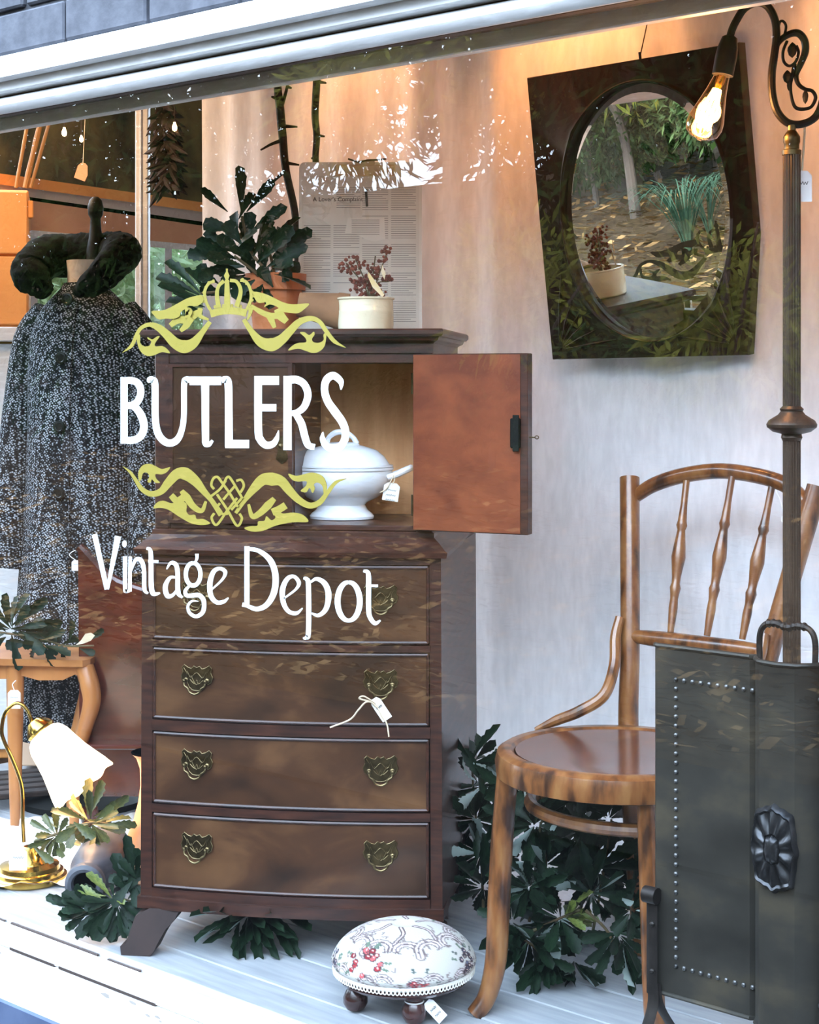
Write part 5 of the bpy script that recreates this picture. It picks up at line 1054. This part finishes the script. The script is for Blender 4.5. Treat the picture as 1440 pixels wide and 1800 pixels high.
def band(nm, l0, l1, o0, o1, m, par, xa=-60, xb=430): return slabw(nm, xa, xb, ex(xa, *l0), ex(xb, *l0), ex(xa, *l1), ex(xb, *l1), o0, o1, m, par)
ub = thing('trim_4', kind='structure')
band('upper_beam', (312, 352), (331, 369), -.06, .03, m_orange, ub); band('beam_board', (331, 369), (346, 386), -.03, .03, m_mauve, ub)
band('beam_gap', (346, 386), (352, 393), .0, .03, m_bore, ub); band('lintel_board', (352, 393), (404, 429), -.03, .03, m_peach, ub)
band('window_head', (404, 429), (414, 440), -.04, .03, m_white, w2_)
band('window_sill', (1000, 970), (1018, 988), -.06, .03, m_white, w2_)
bm = B(); vv_ = [bm.verts.new(BW(*p, .003)) for p in ((-60, ex(-60, 414, 440)), (430, ex(430, 414, 440)), (430, 970), (-60, 1000))]; bm.faces.new(vv_)
obj('window_pane', bm, thin_glass('old_window_glass', (.95, .97, .95, 1), 1.4), w2_, False, normals=False)
for x in (60, 170, 296, 400): slabw('glazing_bar', x-6, x+6, ex(x, 414, 440), ex(x, 414, 440), 990, 990, -.02, .02, m_white, w2_)
band('mottled_upper_wall', (-300, -250), (312, 352), .25, .28, m_reflwall, thing('wall_3', kind='structure'))
band('lower_wall', (1018, 988), (1700, 1600), -.02, .03, m_peach, thing('wall_4', kind='structure'))
po = thing('trim_5', kind='structure'); pp3 = c2w((251-720)/F*4.7, 4.7); ww = 11.5*4.7/F
bm = B(); box(bm, -ww, ww, -.02, .02, 0, 2.1, .003); o = obj('white_post', bm, m_white, po, False); o.location = pp3; o.rotation_euler = (0, 0, A)
bm = B(); box(bm, -ww*.25, ww*.05, -.026, -.019, 0, 2.1, .002); o = obj('post_bead', bm, m_white, po, False); o.location = pp3; o.rotation_euler = (0, 0, A)
cb_ = W(-40, 565, 4.75); cb_.z = 0
cu2 = thing('ochre_cupboard', 'ochre painted cupboard glowing in lamplight behind the left coat shoulder', 'cupboard', cb_, A+R(12)); q = 4.75/F
zt_, zm_, zb_ = H+(HOR-332)*q, H+(HOR-448)*q, H+(HOR-570)*q
bm = B(); box(bm, -.3, 88*q, .005, .35, 0, zt_, .004); obj('cupboard_body', bm, m_orange, cu2, False)
for z0, z1 in ((zm_+.004, zt_-.006), (zb_, zm_-.004)):
    bm = B(); box(bm, -.29, 86*q, -.012, .005, z0, z1, .003); obj('door_panel', bm, m_orange, cu2, False)
bm = B(); box(bm, -.32, 84*q, -.04, .01, zb_-.05, zb_-.008, .003); obj('shelf_edge', bm, m_white, cu2, False)
bm = B(); box(bm, -.3, 82*q, -.012, .005, .03, zb_-.056, .003); obj('lower_panel', bm, m_white, cu2, False)
for z in (zt_-.05, zm_-.03):
    bm = B(); box(bm, 86*q, 96*q, .0, .03, z-.03, z+.02, .003); obj('catch', bm, m_orange, cu2, False)
for i, (x0, y0, x1, y1, r_) in enumerate(((44, 305, 68, 150, 3), (60, 325, 96, 150, 4.5), (70, 320, 112, 165, 3))):
    Zq = 4.88; bn_ = thing('bamboo_cane', ['thin bamboo cane, first of three leaning above the cupboard', 'thickest bamboo cane in the middle of the three above the cupboard', 'slanting thin bamboo cane nearest the coat collar'][i], 'cane', W(x0-16, 330, Zq), 0, None)
    bm = B(); pts = [W(x0-16+(x1-x0+16)*k/8, 330+(y1-40-330)*k/8, Zq) for k in range(9)]; tube(bm, pts, [r_*Zq/F*(1.15 if k % 2 else 1) for k in range(9)], 8); obj('cane', bm, m_bamboo, bn_, world=True)
m_fairy = emis('warm_glow_bulb', (1, .62, .28, 1), 14)
for (x, y, r_, lb) in ((113, 232, 4.5, 'small glowing bulb hanging left of the pink card in the dark'), (143, 244, 3.5, 'tiny glowing bulb hanging just above the pink card'), (307, 223, 4.5, 'small glowing bulb hanging among the dark feathers')):
    Zq = 4.66 if x < 200 else 4.36
    pb = thing('pendant_bulb', lb, 'light bulb', W(x, y, Zq))
    bm = B(); lathe(bm, [(0, -1.8), (.7, -1.4), (1, -.6), (.9, .2), (.5, 1.2), (.4, 1.8), (0, 1.8)], 12, Matrix.Translation(W(x, y, Zq)) @ Matrix.Scale(r_*Zq/F, 4)); obj('bulb', bm, m_fairy, pb, world=True)
    bm = B(); tube(bm, [W(x, y-r_*1.5, Zq), W(x, -300 if x < 200 else -60, Zq)], .0012, 5); obj('cord', bm, m_dark, pb, world=True)
hg = thing('hanging_tag', 'pale pink arched card hanging in the dark above the beam', 'tag', W(142, 300, 4.6))
bm = B(); prism(bm, [(130, 312), (149, 319), (154, 308), (154, 292), (150, 287), (143, 286), (137, 291)], 0, .002, lambda a, b, d: W(a, b, 4.6+d)); obj('card', bm, mat('pink_card', S(214, 160, 128), rough=.8), hg, False, world=True)
bm = B(); tube(bm, [W(146, 287, 4.6), W(150, 200, 4.6), W(150, -240, 4.6)], .001, 5); obj('string', bm, m_string, hg, world=True)
# hanging bunch of dark dried feathers beside the post
ft = thing('feather_bunch', 'hanging bunch of dark feathery dried leaves beside the white post', 'dried plant', W(290, 180, 4.45)); frd = random.Random(4)
fm = B(); 
for i in range(9):
    t = i/8; w = .16*sin(pi*min(1, t*.9+.1))
    fm_l = [fm.verts.new((t, -w, -.08*t)), fm.verts.new((t, 0, 0)), fm.verts.new((t, w, -.08*t))]
    if i: fm.faces.new((pf[0], pf[1], fm_l[1], fm_l[0])); fm.faces.new((pf[1], pf[2], fm_l[2], fm_l[1]))
    pf = fm_l
fme = bpy.data.meshes.new('feather'); fm.to_mesh(fme); fm.free(); fme.materials.append(m_feather)
for i in range(270):
    b = (292+frd.uniform(-8, 8), 178+150*frd.random()); a = frd.uniform(-.3, 1)*1.0; sgn = frd.choice((-1, 1))
    if b[1]-178 < 20: sgn *= .4
    L = frd.uniform(20, 50); tpx = (b[0]+sgn*L*cos(a)*.75, b[1]+abs(L*sin(a))*.9+8); z0 = 4.45+frd.uniform(-.06, .06)
    if tpx[0] > 331: tpx = (331, tpx[1])
    B0, T0 = W(*b, z0), W(*tpx, z0+frd.uniform(-.05, .05)); d_ = (T0-B0); Ln = d_.length; d_.normalize(); nn = -FW+V((0, 0, frd.uniform(-.6, .6))); nn = (nn-d_*nn.dot(d_)).normalized(); yy = nn.cross(d_)
    o = bpy.data.objects.new('feather', fme); C.objects.link(o); o.parent = ft; M3 = Matrix((d_*Ln, yy*.05, nn*Ln)).transposed().to_4x4(); M3.translation = B0-ft.location; o.matrix_local = M3
bm = B(); tube(bm, [W(291, 165, 4.45), W(291, 40, 4.45)], .003, 6); tube(bm, [W(291, 165, 4.45), W(293, 250, 4.45), W(295, 330, 4.45)], .006, 6); obj('stem', bm, m_twig, ft, world=True)
# lights of the display and shop
lamp('display_spot', (-2.75, .62, 2.08), 8, (1, .42, .16), .04, 'SPOT', (-2.7, .93, 1.72), 80)
lamp('display_spot', (-2.05, .62, 2.08), 14, (1, .40, .13), .04, 'SPOT', (-2.05, .93, 1.72), 80)
lamp('display_spot', (-1.35, .62, 2.08), 15, (1, .40, .13), .04, 'SPOT', (-1.3, .93, 1.72), 80)
lamp('shop_light', c2w(-1.05, 4.25, 1.75), 9, (1, .66, .36), .06)
lamp('shop_light', c2w(-1.3, 4.9, 2.3), 24, (1, .72, .46), .1)
# ---------------------------------------------------------------- the garden across the path (seen in mirror and glass)
def gz(x, y):
    t = max(0, -3.7-y); return -.43+.115*t+.012*t*t
pv = thing('floor_pavement', kind='structure'); bm = B(); box(bm, -22, 6, -2.5, -.2, -.55, -.45); obj('paving', bm, mat('shade_dark_pavement', S(13, 13, 14), S(18, 18, 19), 6, spec=.03, rough=.9), pv, False)  # near-black colour stands for building shade and weakens the reflection
kb = thing('floor_kerb', kind='structure'); bm = B(); box(bm, -22, 6, -3.7, -2.5, -.55, -.435); obj('kerb_path', bm, mat('darkened_concrete_path', S(24, 22, 20), S(31, 28, 26), 5, spec=.03, rough=.9), kb, False)  # concrete darkened so its reflection in the glass stays faint
gg = thing('ground', kind='structure'); bm = B(); box(bm, -60, 60, -60, 40, -.75, -.6); obj('soil', bm, mat('dark_soil', S(24, 22, 16), S(38, 36, 26), 3, spec=.03, rough=.95), gg, False)
gr = thing('floor_garden', kind='structure'); bm = B(); n1, n2 = 70, 40
rows = [[bm.verts.new((-26+46*i/n1, -3.65-16*(j/n2)**1.3, gz(0, -3.65-16*(j/n2)**1.3)-(.25 if j == 0 else 0)+.10*noise.noise(V((i*.5, j*.6, 0)))*min(1, j/4))) for i in range(n1+1)] for j in range(n2+1)]
for j in range(n2):
    for i in range(n1): bm.faces.new((rows[j][i], rows[j][i+1], rows[j+1][i+1], rows[j+1][i]))
obj('mulch_bank', bm, mat('bark_mulch', S(34, 26, 18), S(70, 55, 38), 26, (1, 2.5, 1), .95, spec=.03, bump=1.0, lo=.3, hi=.7), gr)
bm = B(); mr_ = random.Random(2)
for i in range(17000):
    y = -3.75-8*mr_.random()**1.2; x = -1-11*mr_.random()*1.1; z = gz(x, y)+.03+.07*mr_.random()
    a = mr_.uniform(-.5, .5)+(pi/2 if mr_.random() < .2 else 0); L = mr_.uniform(.05, .17); w = mr_.uniform(.008, .022)
    d = V((cos(a), sin(a), mr_.uniform(-.2, .2)))*L/2; s = V((-sin(a), cos(a), mr_.uniform(0, 1)))*w
    c = V((x, y, z)); bm.faces.new([bm.verts.new(p) for p in (c-d, c-d*.3+s, c+d, c+d*.2-s)])
lt = obj('bark_litter', bm, mat('bark_chips', S(52, 39, 24), S(140, 108, 70), 3, spec=.03, rough=.9, lo=.3, hi=.6), gr, False); tag(lt, kind='stuff')
def cloud(bm, c, rad, n, ls, rr, droop=.2):
    for _ in range(n):
        v = V((rr.gauss(0, 1), rr.gauss(0, 1), rr.gauss(0, 1))).normalized()*(rr.random()**.45)
        p = c+V((v.x*rad[0], v.y*rad[1], v.z*rad[2])); d = (v+V((rr.gauss(0, .6), rr.gauss(0, .6), rr.gauss(0, .6)-droop))).normalized()*ls*rr.uniform(.6, 1.4)
        s = d.cross(V((rr.gauss(0, 1), rr.gauss(0, 1), rr.gauss(0, 1)))).normalized()*ls*.12
        bm.faces.new([bm.verts.new(q) for q in (p, p+d*.5+s, p+d, p+d*.5-s)])
TLN = 1
m_tree = [mat('dark_tree_leaf', S(20, 32, 15), S(44, 60, 26), 2, spec=.03, rough=.5, trans=.25), mat('olive_tree_leaf', S(84, 92, 34), S(142, 138, 62), 2, spec=.03, rough=.5, trans=.4), mat('grey_green_leaf', S(66, 86, 52), S(104, 122, 74), 2, spec=.03, rough=.5, trans=.3)]
m_trunk = mat('tree_bark', S(52, 42, 36), S(80, 68, 58), 8, (1, 1, .3), .95, bump=.5)
def refl(px, y):                       # ground point that the window glass reflects at image column px
    u = (px-720)/F; dx, dy = u*cos(A)-sin(A), u*sin(A)+cos(A); return V((dx/dy*(-y-CY), y, 0))
def viam(px, y):                       # same, by way of the wall mirror
    u = (px-720)/F; dx, dy = u*cos(A)-sin(A), u*sin(A)+cos(A); return V((dx/dy*(.9-CY+.9-y), y, 0))
trr = random.Random(8)
def tree(name, label, cat, p, h, clouds, mi, ls, tr=.1, lean=.0, n=1400, group=None):
    z0 = gz(0, p.y)-.05; t = thing(name, label, cat, (p.x, p.y, z0), 0, group)
    bm = B(); tube(bm, spline([V((0, 0, 0)), V((lean*.3, 0, h*.3)), V((lean*.6, .1, h*.6)), V((lean, 0, h))], 5), [tr, tr*.8, tr*.6, tr*.3], 9)
    for k in range(4): a = trr.uniform(0, 6.28); tube(bm, spline([V((lean*.4, 0, h*.4)), V((lean*.5+.3*cos(a), .3*sin(a), h*.65)), V((lean*.7+.8*cos(a), .8*sin(a), h*.95))], 4), [tr*.45, tr*.3, tr*.12], 6)
    obj('trunk', bm, m_trunk, t); bm = B()
    for (cx, cy_, cz, rx, ry, rz, k) in clouds: cloud(bm, V((cx, cy_, cz)), (rx, ry, rz), int(n*k), ls, trr)
    tag(obj('crown', bm, m_tree[mi], t, False, normals=False), kind='stuff'); return t
# trees reflected in the glass, from left to right
ET = [(-60, -9.5, 5.6, 'dark evergreen at the left end of the reflected row of trees'), (130, -8.2, 5.4, 'dark dense evergreen reflected above the tweed coat collar'), (330, -9.6, 5.8, 'tall evergreen reflected over the hanging feather bunch'), (520, -10.5, 5.8, 'dark evergreen reflected in the glass at the bare branches'), (1000, -10.2, 5.6, 'dark evergreen reflected over the left of the wooden mirror frame'), (1120, -9.0, 5.4, 'dark evergreen reflected over the top of the wooden mirror frame'), (1300, -9.8, 5.8, 'tall evergreen reflected over the lit bulb and lamp arm'), (1480, -9.2, 5.6, 'evergreen at the right end of the reflected row of trees')]
for px, y, h, lb in ET:
    o_ = trr.uniform(-.3, .3); lo_ = 1.6 if px in (520, 1000) else 0
    tree('evergreen_tree', lb, 'tree', refl(px, y), h, [(o_, 0, 3.9, 1.1, .9, 1.5, 2.0), (-.7, .2, 2.5+lo_*.5, .9, .8, 1.2, 1.2), (.7, -.1, 2.4+lo_*.5, .9, .8, 1.2, 1.2)] + ([] if lo_ else [(0, 0, 1.3, 1.0, .8, 1.1, 1.6)]) + [(o_*.5, 0, 5.6, 1.2, .9, 1.5, 2.2)], 0, .2, .12)
tree('gum_tree', 'leaning tree with dark forked trunk reflected to the right of the clipboard', 'tree', refl(770, -9.4), 5.6, [(.4, 0, 5.3, 1.5, .9, 1.2, 2.0), (.2, 0, 3.9, 1.5, .9, 1.1, 1.6), (-1.0, 0, 3.2, .9, .8, .7, .7), (1.3, 0, 3.1, .7, .7, .6, .6)], 1, .2, .13, .5, 1300)
tree('olive_shrub', 'sunlit olive green shrub reflected over the upper left mirror frame', 'shrub', refl(925, -8.0), 2.0, [(0, 0, 1.5, .7, .6, .6, .8)], 1, .15, .05)
tree('olive_shrub', 'bright olive shrub reflected between the mirror and lamp pole', 'shrub', refl(1285, -7.6), 2.0, [(0, 0, 1.3, .6, .6, .6, .8)], 1, .15, .05)
tlr = random.Random(31); bm = B()
for i in range(34):
    th = R(-78+i*156/33); d = 15; c = V((-4.5+d*1.25*sin(th), 1-(d-2)*cos(th), 0))
    if -15.5 < c.x < -6.2: continue
    cloud(bm, V((c.x, c.y, 3.6)), (1.7, 1.7, 4.6), 1500, .42, tlr)
tl_ = obj('light_block_trees', bm, m_tree[0], None, False, normals=False); tag(tl_, 'added unseen line of trees to both sides across the street, blocking low sky light', 'trees', kind='stuff')  # trees added out of view to hold back low sky light
# shrubs and strap-leaf tufts that the oval mirror shows
tree('bushy_shrub', 'bushy dark green shrub at the top of the oval mirror view', 'shrub', viam(1090, -8.3), 1.4, [(0, 0, .95, 1.0, .6, .7, 2.6), (-.9, -.1, .9, .8, .5, .6, 1.6)], 0, .10, .03, n=3200)
tree('bushy_shrub', 'grey green shrub behind the strap grass in the mirror view', 'shrub', viam(1200, -8.7), 1.5, [(0, 0, 1.0, .9, .6, .75, 2.2), (.9, .3, .95, .7, .5, .6, 1.2)], 2, .10, .03, n=3200)
m_strap = mat('strap_leaf', S(34, 50, 38), S(66, 86, 66), 4, spec=.03, rough=.5, trans=.1)
def tuft(p, n, h, label):
    t = thing('strap_grass', label, 'grass tuft', (p.x, p.y, gz(0, p.y)))
    for i in range(n):
        a = trr.uniform(0, 6.28); r = trr.uniform(.25, .75)*h; bm = B(); m_ = 7; w = .007
        d = V((cos(a), sin(a), 0)); s = V((-sin(a), cos(a), 0))
        pts = [d*(r*1.5*(k/m_)**1.3)+V((0, 0, h*(1-(1-k/m_*1.45)**2)*.75)) for k in range(m_+1)]
        vs2 = [(bm.verts.new(q-s*w*(1-k/m_)**.6), bm.verts.new(q+s*w*(1-k/m_)**.6)) for k, q in enumerate(pts)]
        for a_, b_ in zip(vs2, vs2[1:]): bm.faces.new((a_[0], a_[1], b_[1], b_[0]))
        obj('blade', bm, m_strap, t, False, normals=False)
tuft(viam(1240, -6.9), 70, .8, 'large arching blue-green strap grass tuft on the mulch in the mirror view')
tuft(viam(1280, -7.3), 30, .65, 'smaller strap grass tuft at the right rim of the mirror view')
# hedge beyond the shop's side window
hp0 = BW(200, 520, 1.0)
hg_ = thing('garden_hedge', 'pale sunlit green hedge outside the side window behind the coat', 'hedge', (hp0.x, hp0.y, 0)); bm = B(); hr = random.Random(12)
for px in range(-60, 470, 20):
    for py in (400, 470, 560, 650, 740, 830, 920): cloud(bm, BW(px, py, 1.0)-V((hp0.x, hp0.y, 0)), (.3, .3, .24), 130, .09, hr)
tag(obj('foliage', bm, mat('pale_hedge_leaf', S(120, 150, 104), S(190, 208, 170), 6, rough=.6, trans=.4), hg_, False, normals=False), kind='stuff')
